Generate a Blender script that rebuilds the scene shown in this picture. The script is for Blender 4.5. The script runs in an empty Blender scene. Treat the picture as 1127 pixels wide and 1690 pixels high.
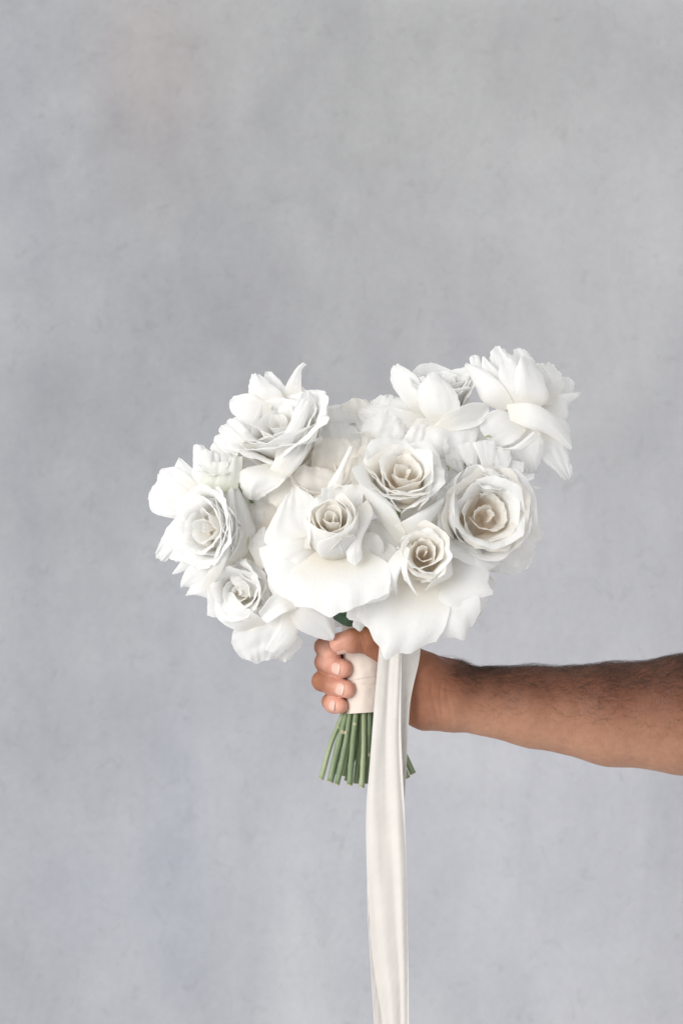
import bpy, math, random
import numpy as np
from mathutils import Vector

# ------------------------------------------------------------------ camera, world, lights
scene = bpy.context.scene
COL = scene.collection
S = 0.00055            # metres per photo pixel at the bouquet's plane
D = 2.0                # camera distance to that plane
ZC = 1.25              # camera height
random.seed(7)
rng = np.random.default_rng(11)

cam_d = bpy.data.cameras.new("camera")
cam = bpy.data.objects.new("camera", cam_d); COL.objects.link(cam)
cam.location = (0, -D, ZC); cam.rotation_euler = (math.radians(90), 0, 0)
cam_d.sensor_fit = 'VERTICAL'; cam_d.sensor_height = 36.0
cam_d.lens = 36.0 * D / (1690 * S)
cam_d.clip_start = 0.05; cam_d.clip_end = 50
cam_d.dof.use_dof = True; cam_d.dof.focus_distance = D - 0.055; cam_d.dof.aperture_fstop = 8.0
scene.camera = cam

world = bpy.data.worlds.new("World"); scene.world = world
world.use_nodes = True
bg = world.node_tree.nodes["Background"]
bg.inputs[0].default_value = (0.965, 0.975, 1.0, 1); bg.inputs[1].default_value = 0.84

def area(name, loc, target, size, size_y, power, color):
    l = bpy.data.lights.new(name, 'AREA'); l.shape = 'RECTANGLE'
    l.size = size; l.size_y = size_y; l.energy = power; l.color = color
    o = bpy.data.objects.new(name, l); COL.objects.link(o)
    o.location = loc
    o.rotation_euler = (Vector(target) - Vector(loc)).to_track_quat('-Z', 'Y').to_euler()
    return o
area("window_light", (-2.05, -2.2, 1.8), (0.0, 0.0, 1.15), 2.0, 2.0, 89, (1.0, 0.992, 0.98))

scene.view_settings.view_transform = 'Standard'; scene.view_settings.look = 'None'
scene.view_settings.exposure = 0.0; scene.view_settings.gamma = 1.0
scene.cycles.use_denoising = True
scene.cycles.max_bounces = 16; scene.cycles.diffuse_bounces = 10; scene.cycles.transmission_bounces = 14
scene.cycles.sample_clamp_indirect = 6

def W(px, py, d=0.0):
    """photo pixel at d photo-pixels in front of the bouquet's plane -> world point"""
    k = S * (D - d * S) / D
    return np.array([(px - 563.5) * k, -d * S, ZC + (845 - py) * k])
def WA(P):
    P = np.asarray(P, float); k = S * (D - P[..., 2] * S) / D
    return np.stack([(P[..., 0] - 563.5) * k, -P[..., 2] * S, ZC + (845 - P[..., 1]) * k], -1)

# ------------------------------------------------------------------ materials
def new_mat(name):
    m = bpy.data.materials.new(name); m.use_nodes = True
    nt = m.node_tree; nt.nodes.clear()
    out = nt.nodes.new('ShaderNodeOutputMaterial')
    return m, nt, out
def N(nt, kind, **kw):
    n = nt.nodes.new(kind)
    for k, v in kw.items():
        if k in n.inputs: n.inputs[k].default_value = v
        else: setattr(n, k, v)
    return n
def ramp(nt, fac, stops):
    r = nt.nodes.new('ShaderNodeValToRGB'); e = r.color_ramp.elements
    e[0].position, e[0].color = stops[0][0], stops[0][1]
    e[1].position, e[1].color = stops[-1][0], stops[-1][1]
    for p, c in stops[1:-1]:
        x = e.new(p); x.color = c
    nt.links.new(fac, r.inputs[0]); return r

def petal_material(name, warm, white=(0.97, 0.97, 0.965, 1), trans=0.65):
    m, nt, out = new_mat(name); L = nt.links.new
    uv = N(nt, 'ShaderNodeUVMap', uv_map='UVMap'); sep = N(nt, 'ShaderNodeSeparateXYZ'); L(uv.outputs[0], sep.inputs[0])
    ob = N(nt, 'ShaderNodeObjectInfo')
    tc = N(nt, 'ShaderNodeTexCoord')
    n1 = N(nt, 'ShaderNodeTexNoise', Scale=38.0, Detail=4.0); L(tc.outputs['Object'], n1.inputs['Vector'])
    mx = N(nt, 'ShaderNodeMath', operation='MULTIPLY_ADD'); L(n1.outputs[0], mx.inputs[0]); mx.inputs[1].default_value = 0.25; L(sep.outputs[1], mx.inputs[2])
    r = ramp(nt, mx.outputs[0], [(0.12, warm), (0.42, tuple(0.4*a+0.6*b for a, b in zip(warm, white))), (0.75, white)])
    # veins: fine streaks along the petal
    mp = N(nt, 'ShaderNodeMapping'); mp.inputs['Scale'].default_value = (70, 3, 1); L(uv.outputs[0], mp.inputs[0])
    n2 = N(nt, 'ShaderNodeTexNoise', Scale=1.0, Detail=3.0, Distortion=0.4); L(mp.outputs[0], n2.inputs['Vector'])
    n3 = N(nt, 'ShaderNodeTexNoise', Scale=260.0, Detail=3.0); L(tc.outputs['Object'], n3.inputs['Vector'])
    ad = N(nt, 'ShaderNodeMath', operation='ADD'); L(n2.outputs[0], ad.inputs[0]); L(n3.outputs[0], ad.inputs[1])
    n4 = N(nt, 'ShaderNodeTexNoise', Scale=75.0, Detail=3.0, Distortion=1.2); L(tc.outputs['Object'], n4.inputs['Vector'])
    bp0 = N(nt, 'ShaderNodeBump', Strength=0.10, Distance=0.004); L(n4.outputs[0], bp0.inputs['Height'])
    bp = N(nt, 'ShaderNodeBump', Strength=0.22, Distance=0.0010); L(ad.outputs[0], bp.inputs['Height']); L(bp0.outputs[0], bp.inputs['Normal'])
    p = N(nt, 'ShaderNodeBsdfPrincipled', Roughness=0.55); p.inputs['Specular IOR Level'].default_value = 0.25
    p.inputs['Sheen Weight'].default_value = 0.08
    L(r.outputs[0], p.inputs['Base Color']); L(bp.outputs[0], p.inputs['Normal'])
    t = N(nt, 'ShaderNodeBsdfTranslucent'); L(bp.outputs[0], t.inputs['Normal'])
    tw = N(nt, 'ShaderNodeMix', data_type='RGBA', blend_type='MULTIPLY'); tw.inputs[0].default_value = 1
    L(r.outputs[0], tw.inputs[6]); tw.inputs[7].default_value = (1.0, 0.995, 0.985, 1); L(tw.outputs[2], t.inputs[0])
    mix = N(nt, 'ShaderNodeMixShader'); mix.inputs[0].default_value = trans
    L(p.outputs[0], mix.inputs[1]); L(t.outputs[0], mix.inputs[2]); L(mix.outputs[0], out.inputs[0])
    return m
M_PETAL = petal_material("white_petal", (0.95, 0.915, 0.84, 1))
M_PETAL_WARM = petal_material("cream_petal", (0.97, 0.885, 0.77, 1), (0.955, 0.94, 0.91, 1))
M_PETAL_GREEN = petal_material("greenish_petal", (0.82, 0.84, 0.68, 1), (0.93, 0.935, 0.905, 1))

def plant_material(name, c1, c2, rough=0.5, sc=60):
    m, nt, out = new_mat(name); L = nt.links.new
    tc = N(nt, 'ShaderNodeTexCoord'); mp = N(nt, 'ShaderNodeMapping'); mp.inputs['Scale'].default_value = (1, 1, 0.25)
    L(tc.outputs['Object'], mp.inputs[0])
    n = N(nt, 'ShaderNodeTexNoise', Scale=sc, Detail=5.0, Roughness=0.6); L(mp.outputs[0], n.inputs['Vector'])
    r = ramp(nt, n.outputs[0], [(0.3, c1), (0.7, c2)])
    bp = N(nt, 'ShaderNodeBump', Strength=0.3, Distance=0.0006); L(n.outputs[0], bp.inputs['Height'])
    p = N(nt, 'ShaderNodeBsdfPrincipled', Roughness=rough); p.inputs['Subsurface Weight'].default_value = 0.08
    p.inputs['Subsurface Scale'].default_value = 0.002
    L(r.outputs[0], p.inputs['Base Color']); L(bp.outputs[0], p.inputs['Normal']); L(p.outputs[0], out.inputs[0])
    return m
M_STEM = plant_material("stem_green", (0.10, 0.15, 0.07, 1), (0.25, 0.31, 0.17, 1))
M_STEM2 = plant_material("stem_green_pale", (0.18, 0.23, 0.11, 1), (0.36, 0.41, 0.25, 1))
M_CUT = plant_material("cut_stem_end", (0.30, 0.26, 0.15, 1), (0.50, 0.46, 0.30, 1))
M_LEAF = plant_material("leaf_dark_green", (0.018, 0.045, 0.022, 1), (0.05, 0.10, 0.045, 1), 0.4)
M_SEPAL = plant_material("sepal_olive", (0.24, 0.27, 0.11, 1), (0.42, 0.40, 0.22, 1))

def wall_material():
    m, nt, out = new_mat("limewashed_plaster"); L = nt.links.new
    tc = N(nt, 'ShaderNodeTexCoord'); P = tc.outputs['Object']
    def noise(scale, detail, rough=0.55, vec=None, dist=0.0):
        n = N(nt, 'ShaderNodeTexNoise', Scale=scale, Detail=detail, Roughness=rough, Distortion=dist)
        L(vec or P, n.inputs['Vector']); return n.outputs[0]
    big = noise(1.7, 3, 0.5, None, 0.6)
    mp = N(nt, 'ShaderNodeMapping'); mp.inputs['Scale'].default_value = (2.6, 1, 0.8); L(P, mp.inputs[0])
    streak = noise(2.6, 5, 0.6, mp.outputs[0], 0.4)
    mid = noise(14, 6, 0.62, None, 0.3); fine = noise(120, 5, 0.65); fine2 = noise(420, 3)
    base = ramp(nt, big, [(0.30, (0.396, 0.395, 0.397, 1)), (0.5, (0.424, 0.423, 0.424, 1)), (0.72, (0.454, 0.452, 0.450, 1))])
    def mul(col, fac, lo, hi, f0=0.3, f1=0.7):
        r = ramp(nt, fac, [(f0, lo), (f1, hi)])
        x = N(nt, 'ShaderNodeMix', data_type='RGBA', blend_type='MULTIPLY'); x.inputs[0].default_value = 1
        L(col, x.inputs[6]); L(r.outputs[0], x.inputs[7]); return x.outputs[2]
    c = mul(base.outputs[0], streak, (0.89, 0.89, 0.905, 1), (1.05, 1.05, 1.04, 1))
    c = mul(c, mid, (0.95, 0.95, 0.95, 1), (1.02, 1.02, 1.02, 1))
    c = mul(c, fine, (0.955, 0.955, 0.957, 1), (1.02, 1.02, 1.02, 1))
    c = mul(c, noise(48, 4, .6, None, .8), (1, 1, 1, 1), (0.90, 0.90, 0.895, 1), 0.58, 0.74)
    c = mul(c, noise(3.1, 3, .5, None, 1.0), (0.94, 0.94, 0.945, 1), (1.04, 1.04, 1.04, 1), .35, .65)
    # coloured washes in the plaster, and wall light and shade painted as tint: (x, z, sx, sz, tint, strength)
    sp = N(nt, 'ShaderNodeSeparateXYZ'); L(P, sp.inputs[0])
    def tint_or_shade(col, cx, cz, sx, sz, tint, amt):
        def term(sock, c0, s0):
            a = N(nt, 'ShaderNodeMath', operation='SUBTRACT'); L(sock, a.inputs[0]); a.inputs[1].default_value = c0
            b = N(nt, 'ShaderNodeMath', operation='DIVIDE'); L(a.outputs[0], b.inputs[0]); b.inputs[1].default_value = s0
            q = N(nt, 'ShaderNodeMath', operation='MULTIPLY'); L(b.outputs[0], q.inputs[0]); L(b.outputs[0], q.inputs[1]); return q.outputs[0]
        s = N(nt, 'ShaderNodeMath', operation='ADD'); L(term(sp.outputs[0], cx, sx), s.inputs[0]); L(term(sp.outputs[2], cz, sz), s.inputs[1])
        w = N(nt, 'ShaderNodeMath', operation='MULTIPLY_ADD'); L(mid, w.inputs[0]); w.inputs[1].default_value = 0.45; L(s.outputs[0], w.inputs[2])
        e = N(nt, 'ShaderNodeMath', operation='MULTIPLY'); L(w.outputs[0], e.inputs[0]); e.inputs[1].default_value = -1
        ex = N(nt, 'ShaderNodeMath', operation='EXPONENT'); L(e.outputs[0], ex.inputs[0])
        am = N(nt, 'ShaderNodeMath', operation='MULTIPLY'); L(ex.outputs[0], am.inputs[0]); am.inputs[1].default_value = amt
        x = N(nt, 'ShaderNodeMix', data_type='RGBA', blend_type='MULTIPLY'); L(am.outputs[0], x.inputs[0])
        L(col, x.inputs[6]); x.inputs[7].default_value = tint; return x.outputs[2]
    for a in TINTS_AND_SHADE: c = tint_or_shade(c, *a)
    h = N(nt, 'ShaderNodeMath', operation='MULTIPLY_ADD'); L(fine, h.inputs[0]); h.inputs[1].default_value = 0.5; L(mid, h.inputs[2])
    bp = N(nt, 'ShaderNodeBump', Strength=0.25, Distance=0.004); L(h.outputs[0], bp.inputs['Height'])
    bp2 = N(nt, 'ShaderNodeBump', Strength=0.10, Distance=0.001); L(fine2, bp2.inputs['Height']); L(bp.outputs[0], bp2.inputs['Normal'])
    p = N(nt, 'ShaderNodeBsdfPrincipled', Roughness=0.85); p.inputs['Specular IOR Level'].default_value = 0.2
    L(c, p.inputs['Base Color']); L(bp2.outputs[0], p.inputs['Normal']); L(p.outputs[0], out.inputs[0])
    return m
# px, py on the photograph's wall plane -> wall coordinates
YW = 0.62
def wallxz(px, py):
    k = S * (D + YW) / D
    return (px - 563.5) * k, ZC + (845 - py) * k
TINTS_AND_SHADE = []  # plaster stains, plus the wall's light gradient painted in as broad tints
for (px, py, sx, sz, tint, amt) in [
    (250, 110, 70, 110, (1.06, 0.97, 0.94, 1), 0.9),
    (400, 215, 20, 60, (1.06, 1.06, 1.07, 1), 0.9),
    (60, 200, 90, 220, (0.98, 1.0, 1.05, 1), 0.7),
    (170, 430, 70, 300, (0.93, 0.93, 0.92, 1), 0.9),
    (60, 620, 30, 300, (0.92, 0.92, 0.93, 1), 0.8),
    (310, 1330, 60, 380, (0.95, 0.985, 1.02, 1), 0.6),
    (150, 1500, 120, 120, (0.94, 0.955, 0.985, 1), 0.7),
    (230, 380, 330, 420, (0.86, 0.86, 0.862, 1), 1.0),  # dim upper left of the light gradient, painted
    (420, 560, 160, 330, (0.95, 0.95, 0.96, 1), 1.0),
    (900, 1480, 420, 360, (1.10, 1.10, 1.125, 1), 1.0),  # brighter lower right of the light gradient, painted
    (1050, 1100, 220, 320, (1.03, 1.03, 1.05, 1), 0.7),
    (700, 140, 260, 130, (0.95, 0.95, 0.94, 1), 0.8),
    (40, 600, 260, 900, (0.80, 0.815, 0.855, 1), 1.0),  # light falling off to the left, painted in
    (500, 60, 650, 260, (0.89, 0.89, 0.885, 1), 1.0),  # light falling off towards the top, painted in
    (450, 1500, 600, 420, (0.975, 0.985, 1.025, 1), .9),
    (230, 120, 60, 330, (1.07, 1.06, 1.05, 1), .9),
    (560, 620, 150, 110, (0.90, 0.90, 0.91, 1), 0.9),  # shade behind the bouquet's top, painted in
    (1150, 950, 420, 800, (1.16, 1.16, 1.165, 1), 1.0),  # better lit right side, painted as a lighter tint
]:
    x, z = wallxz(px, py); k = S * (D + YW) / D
    TINTS_AND_SHADE.append((x, z, sx * k * 1.4, sz * k * 1.4, tint, amt))
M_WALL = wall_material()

def cloth_material(name, col, ribs=True, scale=1.0, trans=0.12):
    m, nt, out = new_mat(name); L = nt.links.new
    uv = N(nt, 'ShaderNodeUVMap', uv_map='UVMap')
    mp = N(nt, 'ShaderNodeMapping'); mp.inputs['Scale'].default_value = (0.15, 1, 1); L(uv.outputs[0], mp.inputs[0])
    wv = N(nt, 'ShaderNodeTexWave', wave_type='BANDS', bands_direction='Y', Scale=scale, Distortion=0.6, Detail=1.0)
    wv.inputs['Detail Scale'].default_value = 0.6
    L(mp.outputs[0], wv.inputs['Vector'])
    tc = N(nt, 'ShaderNodeTexCoord'); n = N(nt, 'ShaderNodeTexNoise', Scale=40.0, Detail=4.0); L(tc.outputs['Object'], n.inputs['Vector'])
    r = ramp(nt, n.outputs[0], [(0.3, tuple(c*0.95 for c in col[:3]) + (1,)), (0.7, col)])
    r2 = ramp(nt, wv.outputs[0], [(0.0, (0.955, 0.95, 0.945, 1)), (1.0, (1, 1, 1, 1))])
    x = N(nt, 'ShaderNodeMix', data_type='RGBA', blend_type='MULTIPLY'); x.inputs[0].default_value = 1 if ribs else 0
    L(r.outputs[0], x.inputs[6]); L(r2.outputs[0], x.inputs[7])
    bp = N(nt, 'ShaderNodeBump', Strength=0.18 if ribs else 0.0, Distance=0.0003); L(wv.outputs[0], bp.inputs['Height'])
    p = N(nt, 'ShaderNodeBsdfPrincipled', Roughness=0.62); p.inputs['Sheen Weight'].default_value = 0.25; p.inputs['Specular IOR Level'].default_value = 0.3
    L(x.outputs[2], p.inputs['Base Color']); L(bp.outputs[0], p.inputs['Normal'])
    t = N(nt, 'ShaderNodeBsdfTranslucent'); L(x.outputs[2], t.inputs[0])
    mix = N(nt, 'ShaderNodeMixShader'); mix.inputs[0].default_value = trans
    L(p.outputs[0], mix.inputs[1]); L(t.outputs[0], mix.inputs[2]); L(mix.outputs[0], out.inputs[0])
    return m
M_RIBBON = cloth_material("cream_ribbon", (0.74, 0.70, 0.65, 1), True, 180, 0.15)
M_WRAP = cloth_material("cream_wrap", (0.74, 0.64, 0.56, 1), True, 180, 0.05)
M_SEAM = cloth_material("ribbon_selvedge", (0.80, 0.77, 0.74, 1), False)

# ------------------------------------------------------------------ mesh helpers
def link(name, verts, faces, mat, parent=None, uv=None, attrs=None, smooth=True):
    me = bpy.data.meshes.new(name)
    me.from_pydata([tuple(v) for v in verts] if not isinstance(verts, list) else verts, [], faces if isinstance(faces, list) else faces.tolist())
    if smooth: me.polygons.foreach_set('use_smooth', [True] * len(me.polygons))
    if uv is not None:
        l = me.uv_layers.new(name='UVMap')
        idx = np.empty(len(me.loops), int); me.loops.foreach_get('vertex_index', idx)
        l.data.foreach_set('uv', np.asarray(uv, float)[idx].ravel())
    if attrs:
        for k, a in attrs.items():
            at = me.attributes.new(k, 'FLOAT', 'POINT'); at.data.foreach_set('value', np.asarray(a, float))
    me.materials.append(mat); me.update()
    o = bpy.data.objects.new(name, me); COL.objects.link(o)
    if parent is not None: o.parent = parent
    return o
def empty(name, loc=(0, 0, 0), parent=None):
    o = bpy.data.objects.new(name, None); COL.objects.link(o); o.location = loc; o.empty_display_size = 0.02
    if parent is not None: o.parent = parent
    return o
def tag(o, label=None, cat=None, group=None, kind=None):
    for k, v in (('label', label), ('category', cat), ('group', group), ('kind', kind)):
        if v: o[k] = v
    return o

def shell(G, UV, th=0.00035):
    """closed thin shell from a grid of points G (nv, nu, 3)"""
    nv, nu, _ = G.shape
    du = np.gradient(G, axis=1); dv = np.gradient(G, axis=0)
    n = np.cross(du, dv); n /= (np.linalg.norm(n, axis=-1, keepdims=True) + 1e-12)
    A = (G + n * th / 2).reshape(-1, 3); B = (G - n * th / 2).reshape(-1, 3)
    i = np.arange(nv * nu).reshape(nv, nu)
    q = np.stack([i[:-1, :-1], i[:-1, 1:], i[1:, 1:], i[1:, :-1]], -1).reshape(-1, 4)
    M = nv * nu
    ring = np.concatenate([i[0, :], i[1:, -1], i[-1, -2::-1], i[-2:0:-1, 0]])
    r2 = np.roll(ring, -1)
    nr_ = len(ring); j = np.arange(nr_); j2 = np.roll(j, -1)
    rim = np.stack([2 * M + j, 2 * M + nr_ + j, 2 * M + nr_ + j2, 2 * M + j2], -1)
    F = np.concatenate([q, q[:, ::-1] + M, rim]); U = UV.reshape(-1, 2)
    return np.concatenate([A, B, A[ring], B[ring]]), F, np.concatenate([U, U, U[ring], U[ring]])

def wob(x, y, seed, n=4, f0=2.0):
    """smooth pseudo noise from summed sines, about -1..1"""
    r = np.random.default_rng(seed); o = 0
    for k in range(n):
        f = f0 * (1.75 ** k); a = r.uniform(0, 6.28); b = r.uniform(0, 6.28); t = r.uniform(-0.8, 0.8)
        o = o + np.sin(f * (x + t * y) + a) * np.cos(f * 0.7 * (y - t * x) + b) / (1.45 ** k)
    return o / 2.0
def sm(x, a, b):
    t = np.clip((x - a) / (b - a), 0, 1); return t * t * (3 - 2 * t)

# ------------------------------------------------------------------ rose petals
NU, NV = 19, 15
def petal_local(th, L, Wd, r0, a, cupR, z0=0.0, curl=0.0, side=0.15, ruf=0.05, point=0.06, spiral=0.0, seed=0, rnd=0.30, closed=0.0):
    """th azimuth (deg), L length, Wd half width, a=(base, middle, tip) lean angles in degrees from the axis,
    cupR radius of the cross-section; all lengths in units of the rose's radius"""
    u = np.linspace(-1, 1, NU)[None, :] * np.ones((NV, 1)); v = np.linspace(0, 1, NV)[:, None] * np.ones((1, NU))
    r = np.random.default_rng(seed)
    pr = np.random.default_rng(seed + 41); point = point * pr.uniform(.3, 2.4); pc = pr.uniform(-.35, .35); fold = pr.uniform(0, .07) * Wd
    ln = L * (1 - rnd * np.abs(u) ** 2.6 + point * np.exp(-((u - pc) / 0.2) ** 2) + ruf * 0.5 * wob(u * 2.2, v * 0, seed + 5, 4, 2.6))
    vv = v
    ang = np.radians(np.where(vv < .5, a[0] + (a[1] - a[0]) * sm(vv, 0, .5), a[1] + (a[2] - a[1]) * sm(vv, .55, 1.0)))
    tipc = np.radians(curl) * sm(vv, .80, 1.0) * (0.6 + 0.4 * np.cos(u * 1.5 + r.uniform(-.8, .8)))
    ang = ang + tipc * r.uniform(.2, 1.15)
    ds = ln / (NV - 1)
    rr = r0 + np.concatenate([np.zeros((1, NU)), np.cumsum((np.sin(ang) * ds)[1:], 0)])
    zz = z0 + np.concatenate([np.zeros((1, NU)), np.cumsum((np.cos(ang) * ds)[1:], 0)])
    w = Wd * (0.30 + 0.70 * sm(vv, -0.05, 0.62)) * (1 - 0.10 * sm(vv, .8, 1))
    rc = cupR * (0.55 + 0.45 * sm(vv, 0, .6))
    rc = np.maximum(rc, 0.05)
    phi = u * w / rc
    outn = side * Wd * (np.abs(u) ** 4) * sm(vv, .25, 1) * (1 + 0.5 * r.uniform(-1, 1) * np.sign(u))
    rad = rr - rc + (rc + outn) * np.cos(phi) + spiral * u * Wd
    tan = (rc + outn) * np.sin(phi)
    nz = ruf * L * wob(u * 1.4, vv * 1.2, seed, 4, 2.0) * sm(vv, 0.15, 1.0)
    edge = np.maximum(np.abs(u), vv) ** 5
    nz = nz + ruf * 0.55 * L * edge * wob(u * 3.0, vv * 2.5, seed + 9, 3, 3.2)
    nz = nz - fold * np.sqrt((u - pc) ** 2 + .006) * sm(vv, .3, .9) + fold * .3
    ca, sa = np.cos(ang), np.sin(ang)
    rad = rad + nz * ca; zz = zz - nz * sa * 0.8
    t = math.radians(th)
    x = rad * math.cos(t) - tan * math.sin(t); y = rad * math.sin(t) + tan * math.cos(t)
    return np.stack([x, y, zz], -1), np.stack([u * .5 + .5, v], -1)

class Rose:
    def __init__(s, c, axis, R, seed, label=None, mat=None, depth=0.9):
        s.R = R * S; s.seed = seed; s.mat = mat or M_PETAL; s.k = 0
        a = np.array(axis, float); a /= np.linalg.norm(a); s.a = a
        up = np.array([0, 0, 1.0]) if abs(a[2]) < 0.75 else np.array([0, 1.0, 0])
        e1 = np.cross(up, a); e1 /= np.linalg.norm(e1)
        e2 = np.cross(a, e1)
        s.e1, s.e2 = e1, e2
        s.c = W(*c); s.base = s.c - a * s.R * depth; s.h = depth
        s.root = empty('rose', tuple(s.base), BOUQUET)
        s.root.location = Vector(s.base) - Vector(BOUQUET.location)
        if label: s.root['label'] = label
    def to_world(s, P): return s.base + s.R * (P[..., 0:1] * s.e1 + P[..., 1:2] * s.e2 + P[..., 2:3] * s.a)
    def add(s, G, UV, mat=None, th=0.00035):
        V, F, uv = shell(G - s.base, UV, th)
        s.k += 1
        return link('petal', V, F, mat or s.mat, s.root, uv)
    def petal(s, *a, mat=None, **k):
        k.setdefault('seed', s.seed * 1000 + s.k * 17)
        P, UV = petal_local(*a, **k)
        return s.add(s.to_world(P), UV, mat)
    def spiral(s, n, r1, r2, h1, h2, start=0, wrap=1.15, flare=25, ruf=0.03, lean0=None, mat=None, step=137.5):
        """tight inner petals: rim radius r1..r2, rim height h1..h2"""
        for k in range(n):
            t = k / max(1, n - 1); rk = r1 + (r2 - r1) * t ** 0.9; hk = h1 + (h2 - h1) * t
            rk *= random.uniform(.92, 1.08); hk *= random.uniform(.95, 1.04); r0 = rk * 0.45
            al = math.degrees(math.atan2(rk - r0, hk)) 
            z0 = hk * (0.50 - .30 * t); Lk = (hk - z0) * 1.12; r0 = rk * 0.60
            al = math.degrees(math.atan2(rk - r0, hk - z0))
            s.petal(start + step * k + random.uniform(-12, 12), Lk, rk * wrap * random.uniform(.9, 1.15), r0,
                    (al * 1.6, al * 0.7, al * 0.5 + flare * (.3 + t) * 0.8), rk * 1.02, curl=flare * (0.4 + t), side=0.10 + .12 * t,
                    ruf=ruf, point=0.05, spiral=0.16, rnd=0.12, mat=mat, z0=z0)
        for k in range(4):      # the cupped floor the small petals stand on
            s.petal(start + 90 * k + 20, r2 * 1.1, r2 * .9, 0.0, (88, 84, 60), r2 * 3, curl=0, side=0, ruf=.02, point=0, rnd=.2, mat=mat, z0=h1 * (.42 - .04 * k))
    def ring(s, n, L, Wd, a, cup, start=0, jit=14, r0=0.12, mat=None, **k):
        for i in range(n):
            f = random.uniform(.9, 1.1)
            aa = tuple(x + random.uniform(-6, 6) for x in a)
            s.petal(start + 360 / n * i + random.uniform(-jit, jit), L * f, Wd * random.uniform(.9, 1.12), r0, aa, cup * random.uniform(.9, 1.15), mat=mat, **k)
    def traced(s, Lf, Rt, bulge=0.0, tip=0.0, roll=0.0, ruf=1.5, seed=None, mat=None, tiproll=0.0, rag=2.0, vb=0.5, skew=0.0, wave=0.0, fw=1.3):
        """petal between two edges given base -> tip as (px, py, depth) points"""
        seed = seed if seed is not None else s.seed * 77 + s.k * 13
        rs0 = np.random.default_rng(seed + 55)
        def cr(P, n):
            P = np.array(P, float); m = len(P) - 1
            if m == 1: return P[0] + (P[1] - P[0]) * np.linspace(0, 1, n)[:, None]
            E = np.vstack([2 * P[0] - P[1], P, 2 * P[-1] - P[-2]])
            t = np.linspace(0, m, n); i = np.minimum(t.astype(int), m - 1); f = (t - i)[:, None]
            p0, p1, p2, p3 = E[i], E[i + 1], E[i + 2], E[i + 3]
            return 0.5 * ((2 * p1) + (-p0 + p2) * f + (2 * p0 - 5 * p1 + 4 * p2 - p3) * f ** 2 + (-p0 + 3 * p1 - 3 * p2 + p3) * f ** 3)
        nu, nv = 29, 25
        A = cr(Lf, nv); B = cr(Rt, nv)
        u = np.linspace(0, 1, nu)[None, :, None]; v = np.linspace(0, 1, nv)[:, None, None]
        G = A[:, None] * (1 - u) + B[:, None] * u
        mid = (A + B) / 2; tdir = mid[-1] - mid[-3]; tdir[2] *= .5; tdir /= np.linalg.norm(tdir) + 1e-9
        prof = (np.sin(np.pi * np.clip(u + skew * u * (1 - u), 0, 1))) ** 0.8
        pk = rs0.uniform(.25, .75); peak = np.exp(-np.abs(u - pk) / .13) * np.minimum(1, 6 * u * (1 - u))
        G = G + tdir * (tip * prof * (.8 if tip else 1) + min(6.0, .09 * np.linalg.norm(B - A, axis=1).mean()) * peak * rs0.uniform(.1, 1.0)) * v ** 5
        uu = u[..., 0] * 2 - 1; v2 = v[..., 0]
        Wpx = np.linalg.norm(B - A, axis=1)[:, None]
        wf = float(np.clip(Wpx.mean() / 62, .22, 1.25)); ruf = ruf * wf; rag = rag * min(1, wf * 1.2)
        bulge = bulge * 0.38; rs = np.random.default_rng(seed + 99); fc, fa = rs.uniform(-.45, .45), rs.uniform(-3.0, 6.0) * min(1.0, 0.3 + ruf / 3)
        dep = bulge * (1 - np.abs(uu) ** 2.0) * np.sin(np.pi * np.clip(v2 * (0.5 / vb) if vb != .5 else v2, 0, 1) * .85 + .15)
        dep = dep - roll * np.abs(uu) ** 5 * sm(v2, .1, .8) - tiproll * sm(v2, .78, 1.0) ** 1.5
        ed_ = np.maximum(np.abs(uu) ** 5, v2 ** 5)
        n1 = wob(uu * 1.2, v2 * 1.6, seed, 4, 1.7) * ruf * 1.7 * sm(v2, 0.0, .7)
        n1 = n1 + wob(uu * 2.4, v2 * 0.8, seed + 21, 3, 2.2) * (0.3 + ruf * .35) * sm(v2, 0.05, .6)
        n1 = n1 + wob(uu * 6, v2 * 8, seed + 61, 3, 2.4) * ruf * .5 * ed_
        n1 = n1 - fa * np.sqrt((uu - fc - .25 * (v2 - .5)) ** 2 + .008) * sm(v2, .1, .7)      # pleats along the petal
        wave_ = wave if wave else 2.2 * wf
        n1 = n1 + wave_ * np.sin(6.283 * (u[..., 0] * fw + seed * .37) + 1.2 * v2) * sm(v2, .1, 1.0)
        rimd = np.maximum(sm(np.abs(uu), .74, 1), sm(v2, .82, 1))
        n1 = n1 - rimd ** 1.4 * (1.6 + .5 * ruf) * (0.35 + 1.2 * wob(uu * 1.7, v2 * 3, seed + 31, 2, 2.0))
        ed = np.maximum(np.abs(uu) ** 6, v2 ** 8)
        dep = dep + n1 + wob(uu * 3, v2 * 5, seed + 3, 3, 2.7) * ruf * ed * 1.3
        G = G.copy(); G[..., 2] += dep
        rg = (1.2 * wob(uu * 2.2, v2 * 3.5, seed + 8, 4, 2.3) + .5 * wob(uu * 9, v2 * 14, seed + 18, 3, 3.5)) * rag * ed
        G[..., 0] += rg * np.sign(uu) * np.abs(uu) ** 6 ; G[..., 1] += rg * v2 ** 6 * .9 * np.sign(tdir[1] + 1e-6)
        UV = np.stack([u[..., 0] * np.ones_like(v2), np.ones_like(u[..., 0]) * (0.3 + 0.7 * v2)], -1)
        return s.add(WA(G), UV, mat, 0.0004)

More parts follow.
